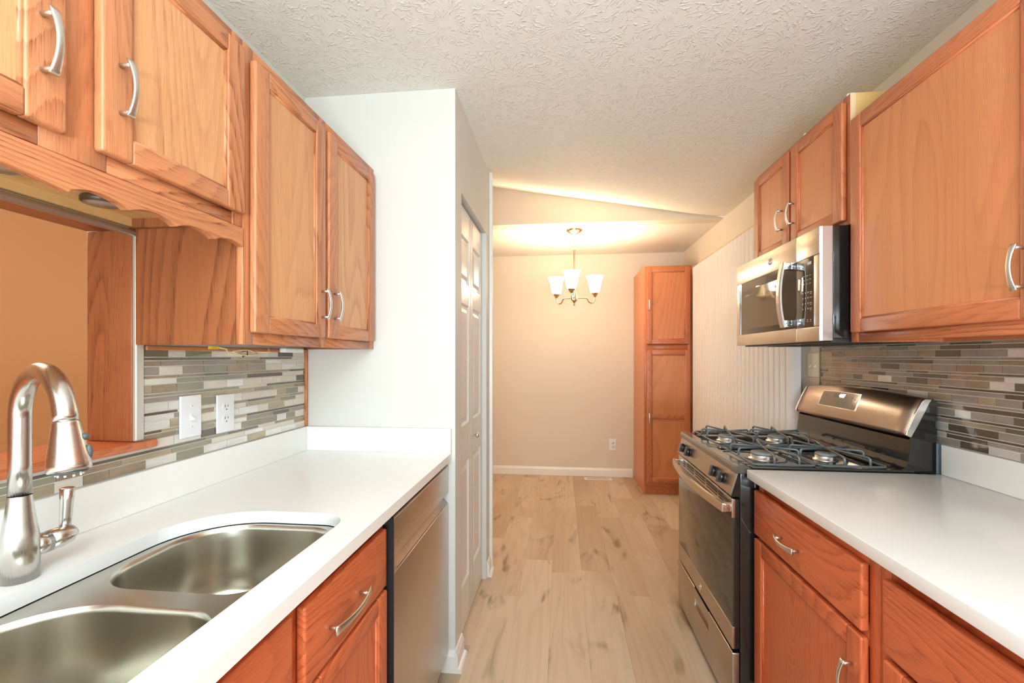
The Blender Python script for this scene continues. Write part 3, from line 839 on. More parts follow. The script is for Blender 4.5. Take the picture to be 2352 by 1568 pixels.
b = B(); rr = [(0.0162, 0.0), (0.0172, 0.002), (0.0172, 0.006), (0.0182, 0.012), (0.0245, 0.050), (0.0272, 0.068), (0.0272, 0.076), (0.0250, 0.0795)]
b.tube([end+dn*h for _, h in rr], [r for r, _ in rr], 'faucet', 32)
hd = b.build('spray_head', fc)
b = B(); q = end+dn*0.0797; b.tube([q, q+dn*0.003], [0.023, 0.021], 'rubber', 28)
sd0 = dv.cross(Vector((0, 0, 1)))
for k in range(10):
    a = 2*PI*k/10; pp = q+dv*0.016*math.cos(a)+sd0*0.016*math.sin(a)+dn*0.003
    b.cyl(pp, pp+dn*0.003, 0.0018, 0.0014, 'white_plate', 8)
b.build('nozzle_plate', hd)
fr_ = (dv*0.55+Vector((0.25, 0.85, 0))).normalized()
b = B(); c = end+dn*0.026+fr_*0.0205; b.sphere(c, 0.0066, 'rubber', (1, 1, 0.9)); c2 = end+dn*0.052+fr_*0.0245
b.sphere(c2, 0.0066, 'rubber', (0.8, 0.8, 2.0)); b.build('spray_buttons', hd)
b = B(); b.tube([(fx, fy+0.015, 0.965), (fx, fy+0.043, 0.965)], [0.0195, 0.0195], 'faucet', 28); b.build('valve_arm', fc)
b = B(); b.tube([(fx, fy+0.0445, 0.965), (fx, fy+0.066, 0.965), (fx, fy+0.080, 0.967), (fx, fy+0.090, 0.970), (fx, fy+0.094, 0.972)], [0.0195, 0.0195, 0.0178, 0.012, 0.003], 'faucet', 28)
b.tube([(fx, fy+0.074, 0.972), (fx, fy+0.076, 1.0), (fx, fy+0.078, 1.035), (fx, fy+0.079, 1.056), (fx, fy+0.079, 1.0575)], [0.0085, 0.0095, 0.0108, 0.0118, 0.0095], 'faucet', 20)
b.build('lever', fc)

# ---------------------------------------------------------------- left base units and dishwasher
FB = F('x', 1, -0.497)
lb = thing('base_cabinet', (-0.8, 0.76, 0.0), 'oak sink base cabinet below the white sink counter', 'cabinet')
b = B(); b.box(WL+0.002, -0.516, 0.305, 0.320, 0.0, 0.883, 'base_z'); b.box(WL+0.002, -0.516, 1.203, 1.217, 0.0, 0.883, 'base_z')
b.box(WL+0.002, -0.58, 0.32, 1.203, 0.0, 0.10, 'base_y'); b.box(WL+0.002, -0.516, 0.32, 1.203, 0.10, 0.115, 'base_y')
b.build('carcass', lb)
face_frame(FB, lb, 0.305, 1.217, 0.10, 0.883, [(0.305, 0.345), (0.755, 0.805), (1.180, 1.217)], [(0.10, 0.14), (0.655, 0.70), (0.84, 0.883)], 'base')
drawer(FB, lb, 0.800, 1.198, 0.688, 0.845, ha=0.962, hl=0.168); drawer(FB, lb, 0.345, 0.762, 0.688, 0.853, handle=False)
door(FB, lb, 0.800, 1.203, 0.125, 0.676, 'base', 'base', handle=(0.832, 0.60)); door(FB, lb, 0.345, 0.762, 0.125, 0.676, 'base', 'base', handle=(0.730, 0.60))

dw = thing('dishwasher', (-0.75, 1.54, 0.0), 'stainless steel dishwasher under the end of the sink counter', 'dishwasher')
Y0, Y1 = 1.223, 1.838
b = B(); b.box(-1.08, -0.510, Y0+0.005, Y1, 0.02, 0.868, 'black_matte'); b.build('tub', dw)
b = B()
b.box(-0.508, -0.4675, Y0+0.001, Y0+0.004, 0.085, 0.862, 'black_matte')
b.box(-0.510, -0.467, Y0+0.004, Y1, 0.752, 0.862, 'steel_y', 0.002); b.box(-0.510, -0.467, Y0+0.004, Y1, 0.085, 0.708, 'steel_z', 0.002)
b.box(-0.510, -0.467, Y0+0.004, Y0+0.022, 0.7085, 0.7515, 'steel_z')
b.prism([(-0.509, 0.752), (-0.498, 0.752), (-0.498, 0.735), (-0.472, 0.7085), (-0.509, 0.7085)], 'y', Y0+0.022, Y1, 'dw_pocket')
b.build('door', dw)
bx('kick_plate', dw, -0.56, -0.545, Y0, Y1, 0.002, 0.08, 'black_matte')
bx('control_strip', dw, -0.515, -0.470, Y0+0.004, Y1, 0.8625, 0.8665, 'black')

# ---------------------------------------------------------------- right uppers
FR_ = F('x', -1, 1.003)
rc = thing('wall_cabinet', (1.15, 1.05, 1.366), 'large warm oak wall cabinet at the right edge above the brown tiles', 'cabinet')
b = B(); b.box(1.022, WR-0.012, 1.681, 1.696, 1.366, 2.139, 'right_z'); b.box(1.022, WR-0.012, 0.40, 0.415, 1.366, 2.139, 'right_z')
b.box(1.022, WR-0.012, 0.415, 1.681, 1.388, 1.400, 'right_y'); b.box(1.022, WR-0.012, 0.415, 1.681, 2.126, 2.139, 'right_y')
b.box(1.285, WR-0.012, 0.415, 1.681, 1.366, 1.388, 'right_y')
b.build('carcass', rc)
face_frame(FR_, rc, 0.40, 1.696, 1.366, 2.139, [(0.40, 0.44), (1.005, 1.055), (1.655, 1.696)], [(1.366, 1.405), (2.095, 2.139)], 'right')
door(FR_, rc, 1.040, 1.668, 1.397, 2.126, 'right', 'rpanel', 0.052, 0.046, handle=(1.080, 1.508))
door(FR_, rc, 0.41, 1.015, 1.397, 2.126, 'right', 'rpanel', 0.052, 0.046, handle=(0.975, 1.508))
puck(1.15, 1.19, 1.388, 'puck_pale', 'white puck light under the large cabinet at the right')

mc = thing('wall_cabinet', (1.15, 2.08, 1.78), 'short warm oak wall cabinet with two doors above the microwave', 'cabinet')
b = B(); b.box(1.022, WR-0.001, 1.7005, 1.7125, 1.780, 2.237, 'rawply'); b.box(1.0035, 1.0215, 1.6995, 1.701, 1.78, 2.237, 'rawedge')
b.box(1.022, WR-0.001, 2.448, 2.460, 1.780, 2.237, 'right_z'); b.box(1.022, WR-0.001, 1.7125, 2.448, 1.780, 1.794, 'right_y'); b.box(1.022, WR-0.001, 1.7125, 2.448, 2.224, 2.237, 'rawply')
b.box(1.295, WR-0.001, 1.7125, 2.448, 1.794, 2.224, 'rawply'); b.build('carcass', mc)
face_frame(FR_, mc, 1.7005, 2.460, 1.780, 2.237, [(1.7005, 1.738), (2.062, 2.10), (2.422, 2.460)], [(1.780, 1.812), (2.199, 2.237)], 'right')
door(FR_, mc, 1.716, 2.074, 1.796, 2.214, 'right', 'rpanel', 0.055, 0.042, handle=(2.048, 1.926))
door(FR_, mc, 2.098, 2.450, 1.796, 2.214, 'right', 'rpanel', 0.055, 0.042, handle=(2.148, 1.926))
for yy, lab in ((2.045, 'far'), (1.755, 'near')):
    o = B().tube([(1.03, yy, 2.2375), (1.03, yy, 2.252), (1.03, yy, 2.262), (1.03, yy, 2.265)], [0.008, 0.008, 0.006, 0.001], 'plastic_clear', 14).build('plastic_peg')
    tag(o, 'white plastic peg on the microwave cabinet top, %s one' % ('nearer to the back wall' if lab == 'far' else 'nearer to the large right cabinet'), 'peg', 'white pegs on the microwave cabinet')

# ---------------------------------------------------------------- microwave
mw = thing('microwave', (1.1, 2.08, 1.372), 'stainless over the range microwave with dark glass front', 'microwave')
Y0, Y1 = 1.705, 2.458; XF = 0.904
b = B(); b.box(0.950, WR-0.010, Y0, Y1, 1.380, 1.778, 'black', 0.003)
b.build('body', mw)
b = B(); b.box(0.944, WR-0.012, Y0+0.004, Y1-0.004, 1.366, 1.3795, 'black_matte')
for k, (ya, yb) in enumerate(((1.80, 2.02), (2.12, 2.34))):
    b.box(1.00, 1.16, ya, yb, 1.3635, 1.3658, 'black')
    for j in range(9): b.box(1.005+j*0.017, 1.014+j*0.017, ya+0.008, yb-0.008, 1.3625, 1.3636, 'slot')
b.build('underside_grille', mw)
ys_ = 1.861
def mw_front(y0, y1, name):
    b = B(); n = 12
    def X(y): 
        u = (y-(Y0+Y1)/2)/((Y1-Y0)/2); return XF+0.004*u*u
    return b
d_ = B()
d_.box(XF, 0.948, 1.8625, Y1, 1.6805, 1.776, 'steel_y', 0.002); d_.box(XF, 0.948, 1.8625, Y1, 1.372, 1.4235, 'steel_y', 0.002)
d_.box(XF, 0.948, 2.418, Y1, 1.4235, 1.6805, 'steel_y', 0.002); d_.box(XF+0.004, 0.948, 1.8625, 2.418, 1.4235, 1.6805, 'black_matte')
do = d_.build('door', mw)
g_ = B(); g_.box(XF+0.0005, XF+0.0045, 1.8628, 2.417, 1.424, 1.680, 'mw_glass', 0.001); wn_ = g_.build('window', do)
bx('window_screen', do, XF+0.0001, XF+0.0006, 1.985, 2.395, 1.450, 1.640, 'mw_screen')
# chrome hairline around the glass
b = B()
for (ya, yb, za, zb) in ((2.4165, 2.420, 1.422, 1.682), (1.8628, 2.418, 1.4215, 1.4245)): b.box(XF-0.0012, XF+0.002, ya, yb, za, zb, 'chrome')
b.build('window_trim', do)
p_ = B()
p_.box(XF, 0.948, Y0, 1.8605, 1.6805, 1.776, 'steel_y', 0.002); p_.box(XF, 0.948, Y0, 1.8605, 1.372, 1.4235, 'steel_y', 0.002)
p_.box(XF, 0.948, Y0, 1.742, 1.4235, 1.6805, 'steel_z', 0.004); p_.box(XF+0.004, 0.948, 1.742, 1.8605, 1.4235, 1.6805, 'black_matte')
po = p_.build('control_panel', mw)
B().box(XF+0.0005, XF+0.0045, 1.7425, 1.8602, 1.424, 1.680, 'mw_glass', 0.0015).build('key_glass', po)
b = B(); rnd = random.Random(4)
def key(y, z, w, h=0.0016): b.box(XF-0.0003, XF+0.0007, y-w/2, y+w/2, z-h/2, z+h/2, 'print')
def flipY(u): return 1.852-u*0.100         # 0 = far side, 1 = near side of the key field
for r, z in enumerate((1.615, 1.600, 1.585)):
    for u in (0.42, 0.66, 0.88): key(flipY(u), z, 0.013 if u < 0.8 else 0.008)
for r, z in enumerate((1.553, 1.533, 1.513, 1.493)):
    for u in (0.38, 0.56, 0.74): key(flipY(u), z, 0.0035, 0.0045)
    key(flipY(0.92), z, 0.014); 
    if r != 1: key(flipY(0.92), z-0.006, 0.010, 0.0012)
for u in (0.70, 0.92):
    key(flipY(u), 1.452, 0.007); key(flipY(u), 1.446, 0.009)
for k in range(4): b.box(XF-0.0003, XF+0.0007, 1.757+k*0.0065, 1.757+k*0.0065+0.005, 1.654, 1.664, 'print')
b.build('key_print', po)
# emblem: script monogram in a ring
em = B(); ec = (XF, 2.082, 1.729)
em.tube([(XF-0.0012, ec[1]+0.0145*math.cos(2*PI*k/32), ec[2]+0.0145*math.sin(2*PI*k/32)) for k in range(32)], 0.0011, 'chrome', 6, closed=True)
em.lathe((XF, ec[1], ec[2]), [(0.0005, -0.0008), (0.0142, -0.0008), (0.0142, 0.0)], 'steel_z', 24, 'x')
def curl(c, r, a0, a1, sy=1.0):
    return [(XF-0.0016, c[0]+r*math.cos(math.radians(a0+(a1-a0)*k/14)), c[1]+sy*r*math.sin(math.radians(a0+(a1-a0)*k/14))) for k in range(15)]
em.tube(curl((ec[1]+0.004, ec[2]+0.001), 0.0065, 40, 330, 1.1), 0.0008, 'chrome', 6)
em.tube(curl((ec[1]+0.001, ec[2]-0.005), 0.004, 160, 400), 0.0008, 'chrome', 6)
em.tube(curl((ec[1]-0.005, ec[2]+0.0035), 0.0042, -60, 200), 0.0008, 'chrome', 6)
em.tube(curl((ec[1]-0.005, ec[2]-0.004), 0.0042, -200, 70), 0.0008, 'chrome', 6)
em.build('emblem', do)
# bowed door handle
b = B(); loops = []
hz0, hz1 = 1.430, 1.686
for i in range(17):
    u = i/16*2-1; z = (hz0+hz1)/2+u*(hz1-hz0)/2
    xo = 0.868-0.016*(1-u*u); hw = 0.0155
    yc = 1.895
    loops.append([(xo, yc-hw, z), (xo-0.003, yc-hw+0.004, z), (xo-0.003, yc+hw-0.004, z), (xo, yc+hw, z), (xo+0.007, yc+hw, z), (xo+0.007, yc-hw, z)])
b.loft(loops, 'steel_z', smooth=False)
ho = b.build('handle', do)
for za, zb in ((1.432, 1.459), (1.657, 1.684)): bx('handle_bracket', ho, 0.868, XF+0.001, 1.8805, 1.9085, za, zb, 'chrome', 0.0015)
# steel edge of the front, rounded
b = B(); b.prism([(XF+0.002, Y0+0.0005), (XF+0.001, Y0-0.0010), (XF+0.010, Y0-0.0030), (0.947, Y0-0.0030), (0.947, Y0+0.0005)], 'z', 1.373, 1.776, 'steel_z')
b.build('side_trim', mw)

# ---------------------------------------------------------------- range
rg = thing('range', (0.95, 2.08, 0.0), 'black and stainless gas range between the right counter and the blinds', 'range')
Y0, Y1 = 1.706, 2.460
b = B()
b.box(0.640, 1.285, Y0+0.004, Y1-0.004, 0.03, 0.895, 'black', 0.003)
for yy in (Y0+0.05, Y1-0.05):
    for xx in (0.70, 1.22): b.cyl((xx, yy, 0.0), (xx, yy, 0.03), 0.018, 0.018, 'black_matte', 12)
b.build('body', rg)
# cooktop with a raised rim and a shallow well
b = B()
zt = 0.922
b.box(0.628, 1.215, Y0+0.001, Y1-0.001, 0.893, 0.912, 'cooktop', 0.004)
b.prism([(0.622, 0.896), (0.622, 0.914), (0.628, 0.922), (0.664, 0.922), (0.680, 0.912), (0.680, 0.896)], 'y', Y0, Y1, 'slate_dark')
b.box(0.680, 1.215, Y0, Y0+0.026, 0.9125, 0.9220, 'cooktop', 0.003); b.box(0.680, 1.215, Y1-0.026, Y1, 0.9125, 0.9220, 'cooktop', 0.003)
b.box(1.150, 1.215, Y0+0.027, Y1-0.027, 0.9125, 0.9220, 'cooktop', 0.004)
b.box(0.690, 1.140, 2.060, 2.106, 0.9125, 0.9195, 'cooktop', 0.003)
for k in range(2): b.cyl((1.155+0.022*k, Y0+0.06, 0.923), (1.155+0.022*k, Y1-0.06, 0.923), 0.004, 0.004, 'cooktop', 10)
b.build('cooktop', rg)
BUR = [(0.792, 1.890, 0.046, 'front burner nearest the white counter'), (1.028, 1.896, 0.038, 'rear burner nearest the white counter'),
       (0.792, 2.275, 0.042, 'front burner nearest the blinds'), (1.022, 2.285, 0.042, 'rear burner nearest the blinds')]
for x, y, r, lab in BUR:
    b = B(); b.lathe((x, y, 0), [(r*1.15, 0.9125), (r*1.12, 0.9165), (r*0.96, 0.918), (r*0.94, 0.928), (r*0.9, 0.930), (0.001, 0.930)], 'burner', 32)
    b.box(x-0.006, x+0.004, y-r*1.02-0.004, y-r*1.02+0.004, 0.914, 0.928, 'white_plate')
    o = b.build('burner', rg)
    B().lathe((x, y, 0), [(r*0.88, 0.9302), (r*0.95, 0.933), (r*0.92, 0.939), (r*0.5, 0.941), (0.001, 0.941)], 'cap', 32).build('burner_cap', o)
# backguard
bgp = B()
prof = [(1.172, 0.9215), (1.188, 0.930), (1.196, 0.950), (1.205, 1.026), (1.285, 1.030), (1.285, 0.912), (1.172, 0.912)]
bgp.prism(prof, 'y', Y0+0.004, Y1-0.004, 'black')
for ya in (Y0+0.0005, Y1-0.0105): bgp.prism([(1.205, 1.0262), (1.207, 1.037), (1.262, 1.158), (1.272, 1.166), (1.285, 1.164), (1.285, 1.0262)], 'y', ya, ya+0.010, 'black')
bgo = bgp.build('backguard', rg)
b = B(); loops = []
n = 28
for i in range(n+1):
    u = i/n*2-1; y = (Y0+Y1)/2+u*(Y1-Y0)/2*0.974
    e = 1-abs(u)**2.2
    zt_ = 1.170+0.017*e; xo = -0.010*e
    e2 = 0.0
    if abs(u) > 0.965: e2 = (abs(u)-0.965)/0.035
    ins = 0.012*e2*e2
    loops.append([(1.200+ins, y, 1.036), (1.185+xo*0.4+ins, y, 1.043), (1.187+xo+ins, y, 1.055), (1.214+xo+ins, y, 1.118+0.006*e), (1.236+xo+ins, y, zt_-0.006), (1.246+xo*0.5+ins, y, zt_), (1.282, y, zt_-0.001), (1.282, y, 1.036)])
b.loft(loops, 'slate', smooth=True)
cap_ = b.build('control_hood', rg)
for p in cap_.data.polygons: p.use_smooth = True
def hoodpt(y, s, lift=0.0):
    """point on the slanted hood face, s=0 bottom .. 1 top"""
    u = (y-(Y0+Y1)/2)/((Y1-Y0)/2*0.974); e = 1-abs(u)**2.2
    A = Vector((1.187-0.010*e, y, 1.055)); C = Vector((1.236-0.010*e, y, 1.164+0.017*e))
    m_ = Vector((1.214-0.010*e, y, 1.118+0.006*e))
    p = A+(m_-A)*(s*2) if s < 0.5 else m_+(C-m_)*((s-0.5)*2)
    return p+Vector((-0.92, 0, 0.39))*lift
def hoodpatch(y0, y1, s0, s1, lift, m, name, parent, skew=0.0):
    b = B(); top = []; 
    ny_ = 8
    L = []
    for j in range(ny_+1):
        yy = y0+(y1-y0)*j/ny_
        L.append([hoodpt(yy+skew*(0.5-s), s, lift) for s in (s0, s0+(s1-s0)*0.33, s0+(s1-s0)*0.66, s1)]+[hoodpt(yy+skew*(0.5-s), s, -0.002) for s in (s1, s0)])
    b.loft(L, m, smooth=False); return b.build(name, parent)
fr0 = hoodpatch(1.990, 2.262, 0.27, 0.83, 0.0012, 'chrome', 'display_frame', cap_)
dp = hoodpatch(1.995, 2.257, 0.29, 0.81, 0.0018, 'oven_panel', 'display_glass', cap_)
hoodpatch(2.075, 2.165, 0.60, 0.74, 0.0022, 'oven_lcd', 'clock_window', dp)
o0 = hoodpt(2.105, 0.675, 0.0026); ux = Vector((0, -1, 0)); uz = (hoodpt(2.105, 0.75)-hoodpt(2.105, 0.6)).normalized(); un = ux.cross(uz)
M4 = Matrix(((ux.x, uz.x, un.x, o0.x), (ux.y, uz.y, un.y, o0.y), (ux.z, uz.z, un.z, o0.z), (0, 0, 0, 1)))
text_mesh('clock_digits', '4:07', 0.024, 'digits', M4, dp)
b = B(); 
for yy, ss in ((2.22, 0.62), (2.20, 0.50), (2.14, 0.40), (2.11, 0.38), (2.08, 0.40), (2.045, 0.40), (2.02, 0.40), (2.035, 0.66), (2.015, 0.60)):
    p = hoodpt(yy, ss, 0.0019); b.box(p.x-0.0004, p.x+0.0004, yy-0.005, yy+0.005, p.z-0.0012, p.z+0.0012, 'oven_print')
b.build('key_print', dp)
# steel end fins of the hood
for yy in (Y0+0.0012, Y1-0.0092):
    b = B(); b.prism([(1.198, 1.037), (1.187, 1.043), (1.190, 1.058), (1.216, 1.118), (1.240, 1.163), (1.248, 1.169), (1.270, 1.168), (1.206, 1.037)], 'y', yy, yy+0.008, 'steel_z', False, 0.002)
    b.build('hood_end', rg)
bx('rear_strip', rg, 1.2855, 1.302, Y0+0.006, Y1-0.006, 0.90, 1.0155, 'blueplastic')
# control panel with knobs
b = B(); b.prism([(0.640, 0.8945), (0.630, 0.8945), (0.626, 0.889), (0.606, 0.818), (0.609, 0.8115), (0.640, 0.8115)], 'y', Y0+0.006, Y1-0.006, 'slate', False)
b.prism([(0.640, 0.8945), (0.632, 0.8945), (0.607, 0.8115), (0.640, 0.8115)], 'y', Y0+0.0005, Y0+0.0055, 'black')
kp = b.build('knob_panel', rg)
nrm = Vector((-0.963, 0, 0.27)).normalized(); tz = Vector((0.27, 0, 0.963)).normalized()
for yk in (1.805, 1.895, 2.262, 2.355):
    c = Vector((0.6163, yk, 0.854)); b = B()
    b.tube([c, c+nrm*0.004, c+nrm*0.006], [0.0215, 0.0215, 0.019], 'black', 28)
    b.tube([c+nrm*0.006, c+nrm*0.016, c+nrm*0.020], [0.0165, 0.0155, 0.013], 'black', 24)
    L = []
    for s_, w_ in ((0.006, 0.0065), (0.020, 0.0055), (0.026, 0.0040)):
        q = c+nrm*s_; L.append([q+tz*0.021+Vector((0, w_, 0)), q+tz*0.021-Vector((0, w_, 0)), q-tz*0.021-Vector((0, w_, 0)), q-tz*0.021+Vector((0, w_, 0))])
    b.loft(L, 'black', smooth=False); b.build('knob', rg)
# oven door
XD = 0.612
b = B()
b.box(XD+0.004, 0.639, Y0+0.002, Y1-0.002, 0.262, 0.802, 'black', 0.003)
b.box(XD, XD+0.010, Y0+0.001, Y1-0.001, 0.755, 0.803, 'steel_y', 0.002)
b.box(XD, XD+0.010, Y0+0.001, Y1-0.001, 0.262, 0.342, 'slate', 0.002)
od = b.build('oven_door', rg)
bx('oven_window', od, XD+0.001, XD+0.006, Y0+0.002, Y1-0.002, 0.3425, 0.7545, 'glass_dark', 0.001)
b = B()
for (ya, yb) in ((1.800, 1.850), (1.868, 2.000), (2.020, 2.160), (2.185, 2.300), (2.325, 2.365)):
    for k in range(3): b.box(XD-0.0006, XD+0.001, ya, yb, 0.766+k*0.0115, 0.771+k*0.0115, 'slot')
b.build('vent_slots', od)
b = B(); loops = []
for i in range(21):
    u = i/20*2-1; y = (Y0+Y1)/2+u*0.366; xo = 0.580-0.026*(1-u*u)
    loops.append([(xo, y, 0.752), (xo-0.001, y, 0.757), (xo-0.001, y, 0.778), (xo+0.001, y, 0.784), (xo+0.011, y, 0.784), (xo+0.013, y, 0.752)])
b.loft(loops, 'steel_y', smooth=False); hdl = b.build('handle', od)
for yy in (Y0+0.013, Y1-0.025): bx('handle_bracket', hdl, 0.580, XD+0.001, yy-0.006, yy+0.018, 0.754, 0.782, 'chrome', 0.0015)
bx('door_edge', od, XD-0.0015, XD+0.010, Y0-0.0005, Y0+0.0035, 0.735, 0.803, 'chrome', 0.001)
b = B(); c = (XD, 2.082, 0.300)
b.tube([(XD-0.0012, c[1]+0.0135*math.cos(2*PI*k/28), c[2]+0.0135*math.sin(2*PI*k/28)) for k in range(28)], 0.001, 'chrome', 6, closed=True)
b.lathe((XD, c[1], c[2]), [(0.0005, -0.001), (0.013, -0.001), (0.013, 0.001)], 'chrome', 24, 'x')
b.build('emblem', od)
# storage drawer
b = B(); b.box(XD-0.001, 0.638, Y0+0.001, 1.975, 0.035, 0.248, 'slate', 0.004); b.box(XD-0.001, 0.638, 2.175, Y1-0.001, 0.035, 0.248, 'slate', 0.004)
b.box(XD-0.001, 0.638, 1.972, 2.178, 0.035, 0.170, 'slate'); b.box(XD-0.001, 0.638, 1.972, 2.178, 0.206, 0.248, 'slate')
b.box(XD+0.014, 0.638, 1.972, 2.178, 0.170, 0.206, 'slate')
b.build('drawer', rg)

# burner grates: lift off, each its own thing
def grate(x0, x1, y0, y1, cx, cy_, label):
    b = B(); r = 0.0042; zb = 0.9268; zt = 0.958
    def rod(P): b.tube(P, r, 'grate', 10)
    base = [(x0+0.01, y0, zb), (x1-0.01, y0, zb), (x1, y0+0.01, zb), (x1, y1-0.01, zb), (x1-0.01, y1, zb), (x0+0.01, y1, zb), (x0, y1-0.01, zb), (x0, y0+0.01, zb)]
    b.tube(base, r, 'grate', 10, closed=True)
    def finger(px, py):
        d = Vector((cx-px, cy_-py, 0)); L = d.length; d.normalize(); P = []
        P.append(Vector((px, py, zb)))
        P.append(Vector((px, py, zt-0.012))+d*0.001)
        for k in range(1, 6):
            a = PI/2*k/5
            P.append(Vector((px, py, zt-0.012))+d*(0.012-0.012*math.cos(a))+Vector((0, 0, 0.012*math.sin(a))))
        P.append(Vector((cx, cy_, zt))-d*0.006)
        rod([tuple(p) for p in P])
    mx = (x0+x1)/2
    finger(x0, cy_-0.030); finger(x0, cy_+0.055); finger(x1, cy_-0.045); finger(x1, cy_+0.045)
    finger(cx-0.030, y0); finger(cx+0.055, y0); finger(cx-0.045, y1); finger(cx+0.045, y1)
    b.cyl((cx, cy_, zt-0.004), (cx, cy_, zt+0.004), 0.009, 0.008, 'grate', 12)
    for (px, py) in ((x0+0.012, y0), (x1-0.012, y0), (x0+0.012, y1), (x1-0.012, y1)): b.cyl((px, py, 0.9222 if py in (y0, y1) else 0.913), (px, py, zb), 0.004, 0.004, 'black_matte', 8)
    o = b.build('burner_grate'); return tag(o, label, 'grate', 'cooktop grates')
grate(0.690, 0.905, 1.722, 2.055, 0.792, 1.890, 'front burner grate on the half nearest the white counter')
grate(0.921, 1.140, 1.722, 2.055, 1.028, 1.896, 'rear burner grate on the half nearest the white counter')
grate(0.690, 0.905, 2.111, 2.444, 0.792, 2.275, 'front burner grate on the half nearest the blinds')
grate(0.921, 1.140, 2.111, 2.444, 1.022, 2.285, 'rear burner grate on the half nearest the blinds')

# ---------------------------------------------------------------- right counter and base units
XR = 0.656
cr = thing('countertop', (0.98, 0.4, 0.884), 'plain white quartz countertop to the right, ending at the range', 'countertop')
B().box(XR, WR-0.001, -0.9, 1.692, 0.884, 0.914, 'quartz', 0.0015).build('slab', cr)
B().box(WR-0.021, WR-0.001, -0.9, 1.692, 0.9142, 1.016, 'quartz', 0.0015).build('upstand', cr)
FX = F('x', -1, 0.697)
def rbase(y0, y1, drw, drs, label, hy, doorh):
    t = thing('base_cabinet', (1.0, (y0+y1)/2, 0), label, 'cabinet')
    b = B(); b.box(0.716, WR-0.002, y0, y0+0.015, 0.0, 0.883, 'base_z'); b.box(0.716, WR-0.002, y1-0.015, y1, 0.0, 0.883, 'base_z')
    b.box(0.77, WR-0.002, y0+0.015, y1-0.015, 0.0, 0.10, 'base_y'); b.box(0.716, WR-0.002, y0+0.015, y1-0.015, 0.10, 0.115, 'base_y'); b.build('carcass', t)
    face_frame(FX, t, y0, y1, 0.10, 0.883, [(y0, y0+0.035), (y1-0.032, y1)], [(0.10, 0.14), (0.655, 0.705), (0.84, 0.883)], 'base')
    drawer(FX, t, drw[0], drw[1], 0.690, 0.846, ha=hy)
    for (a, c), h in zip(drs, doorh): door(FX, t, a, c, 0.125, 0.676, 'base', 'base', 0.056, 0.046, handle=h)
rbase(1.078, 1.690, (1.110, 1.686), [(1.110, 1.686)], 'oak base cabinet beside the range', 1.432, [(1.142, 0.555)])
rbase(0.30, 1.077, (0.335, 1.042), [(0.335, 0.685), (0.692, 1.042)], 'oak base cabinet at the lower right photo corner', 0.69, [(0.655, 0.555), (0.722, 0.555)])

# ---------------------------------------------------------------- tall cabinet by the back wall
FT = F('y', -1, 4.420)
tc = thing('tall_cabinet', (1.0, 4.73, 0.0), 'tall narrow oak pantry cabinet standing against the beige back wall', 'cabinet')
b = B(); b.box(0.783, 0.798, 4.439, YB-0.002, 0.0, 2.174, 'tallside'); b.box(1.208, 1.223, 4.439, YB-0.002, 0.0, 2.174, 'right_z')
b.box(0.798, 1.208, 4.439, YB-0.002, 2.158, 2.174, 'right_y'); b.box(0.798, 1.208, 4.446, 4.462, 0.0, 0.095, 'right_x'); b.box(0.798, 1.208, YB-0.01, YB-0.002, 0.0, 2.158, 'right_z')
b.build('carcass', tc)
face_frame(FT, tc, 0.783, 1.223, 0.085, 2.174, [(0.783, 0.823), (1.183, 1.223)], [(0.085, 0.130), (1.375, 1.43), (2.13, 2.174)], 'right')
FT2 = FT
door(FT2, tc, 0.803, 1.204, 1.432, 2.163, 'right', 'rpanel', 0.050, 0.048, handle=(0.824, 1.800))
door(FT2, tc, 0.803, 1.204, 0.118, 1.378, 'right', 'rpanel', 0.050, 0.048, handle=(0.824, 0.730), midrail=0.742)

# ---------------------------------------------------------------- vertical blinds
vb = thing('vertical_blinds', (1.24, 3.47, 0.03), 'white vertical blinds covering the patio door on the right wall', 'blinds')
b = B(); xb = 1.238
ns = 27; ya, yb = 2.545, 4.385
for k in range(ns):
    y = ya+(yb-ya)*(k+0.5)/ns; a = math.radians(66); hw = 0.0445
    dx, dy = -math.cos(a)*hw, math.sin(a)*hw
    nn = (-math.sin(a), -math.cos(a)); cs = []
    for sg, tt in ((0.0005, [-1, -0.66, -0.33, 0, 0.33, 0.66, 1]), (-0.0005, [1, 0.66, 0.33, 0, -0.33, -0.66, -1])):
        for q in tt: h_ = 0.011*(1-q*q)+sg; cs.append((xb+dx*q+nn[0]*h_, y+dy*q+nn[1]*h_))
    b.loft([[(p[0], p[1], z) for p in cs] for z in (0.03, 2.148)], 'blind', smooth=False)
b.build('slats', vb)
bx('headrail', vb, 1.262, WR-0.002, 2.53, 4.40, 2.138, 2.188, 'rail_tan', 0.003)
b = B(); b.box(1.292, WR-0.0005, 2.475+0.16, 2.700, 0.0, 2.14, 'white_trim', 0.002); struct(b, 'trim_5', 'cream door casing strip beside the blinds', 'trim')
# patio door behind the blinds
b = B(); b.box(WR-0.006, WR-0.001, 2.72, 4.38, 0.02, 2.12, 'white_trim'); struct(b, 'door_2', 'white patio door hidden behind the vertical blinds', 'door')

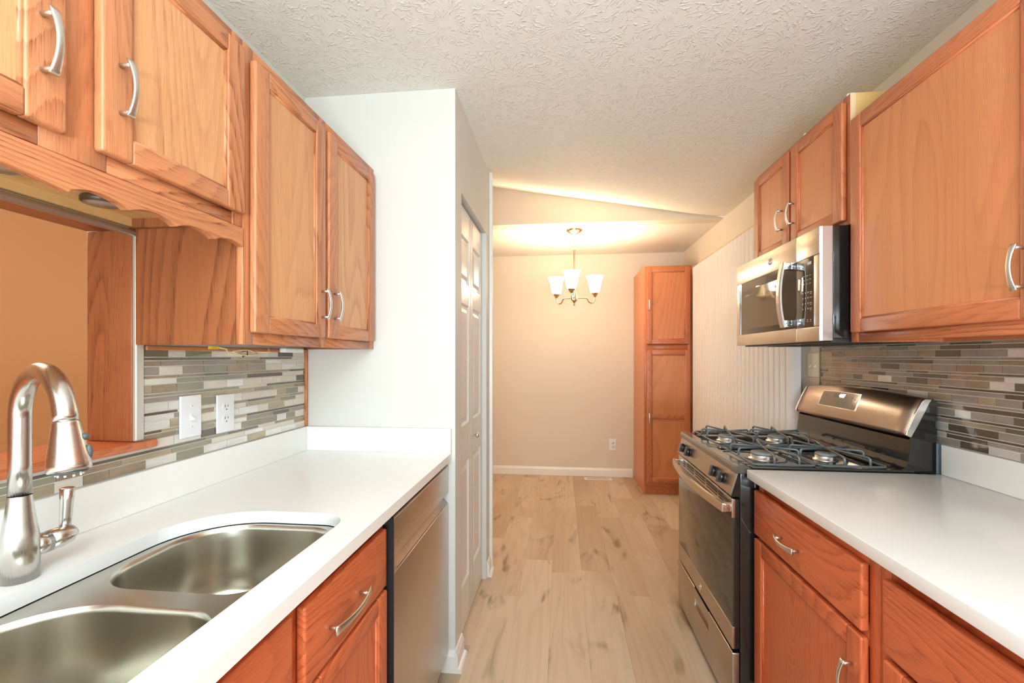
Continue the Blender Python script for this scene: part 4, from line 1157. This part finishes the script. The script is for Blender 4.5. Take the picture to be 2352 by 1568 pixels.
# ---------------------------------------------------------------- chandelier
cx, cyy = 0.112, 4.04
ch = thing('chandelier', (cx, cyy, 1.765), 'three light chandelier with frosted bell shades hanging in the dining end', 'chandelier')
B().lathe((cx, cyy, 0), [(0.0005, ZC), (0.072, ZC), (0.074, ZC-0.008), (0.060, ZC-0.022), (0.034, ZC-0.036), (0.012, ZC-0.046), (0.006, ZC-0.056), (0.0005, ZC-0.058)], 'brass', 36).build('canopy', ch)
b = B(); z = ZC-0.055
for k in range(5):
    P = []
    for j in range(16):
        a = 2*PI*j/16; u, w = 0.0085*math.cos(a), 0.0165*math.sin(a)
        P.append((cx+(u if k % 2 else 0), cyy+(0 if k % 2 else u), z-0.012+w))
    b.tube(P, 0.0021, 'brass', 8, closed=True); z -= 0.0245
b.build('chain', ch)
zr = z-0.004
b = B(); b.lathe((cx, cyy, 0), [(0.0005, zr+0.012), (0.008, zr+0.010), (0.010, zr), (0.0075, zr-0.012), (0.0075, 2.075), (0.0115, 2.068), (0.0115, 1.930), (0.0125, 1.905), (0.019, 1.870), (0.023, 1.855), (0.0225, 1.820), (0.026, 1.812), (0.022, 1.806), (0.006, 1.789), (0.005, 1.784), (0.009, 1.776), (0.007, 1.768), (0.0005, 1.765)], 'brass', 28)
b.build('stem', ch)
AR = 0.200
for k, ang in enumerate((22, 142, 262)):
    a = math.radians(ang); d = Vector((math.cos(a), math.sin(a), 0)); c0 = Vector((cx, cyy, 0))
    ctrl = [(0.018, 1.832), (0.05, 1.834), (0.09, 1.838), (0.112, 1.838), (0.128, 1.826), (0.136, 1.808), (0.148, 1.797), (0.165, 1.793), (0.182, 1.797), (0.194, 1.810), (0.199, 1.828), (0.200, 1.850)]
    b = B(); b.tube([tuple(c0+d*r+Vector((0, 0, zz))) for r, zz in ctrl], 0.0055, 'brass', 12)
    e = c0+d*AR
    b.lathe((e.x, e.y, 0), [(0.0055, 1.846), (0.010, 1.852), (0.024, 1.872), (0.033, 1.882), (0.033, 1.886), (0.0005, 1.886)], 'brass', 24)
    arm = b.build('arm', ch)
    s = B(); pr = [(0.028, 1.884), (0.036, 1.890), (0.044, 1.905), (0.049, 1.935), (0.054, 1.970), (0.062, 2.000), (0.074, 2.026), (0.078, 2.034)]
    pr2 = pr+[(r-0.003, zz) for r, zz in reversed(pr)]
    s.lathe((e.x, e.y, 0), pr2, 'shade', 36); tag(s.build('lamp_shade', arm), 'glowing frosted glass bell shade')
    lamp('chandelier_bulb', 'POINT', (e.x, e.y, 2.00), 15, (1.0, 0.78, 0.52), radius=0.035)
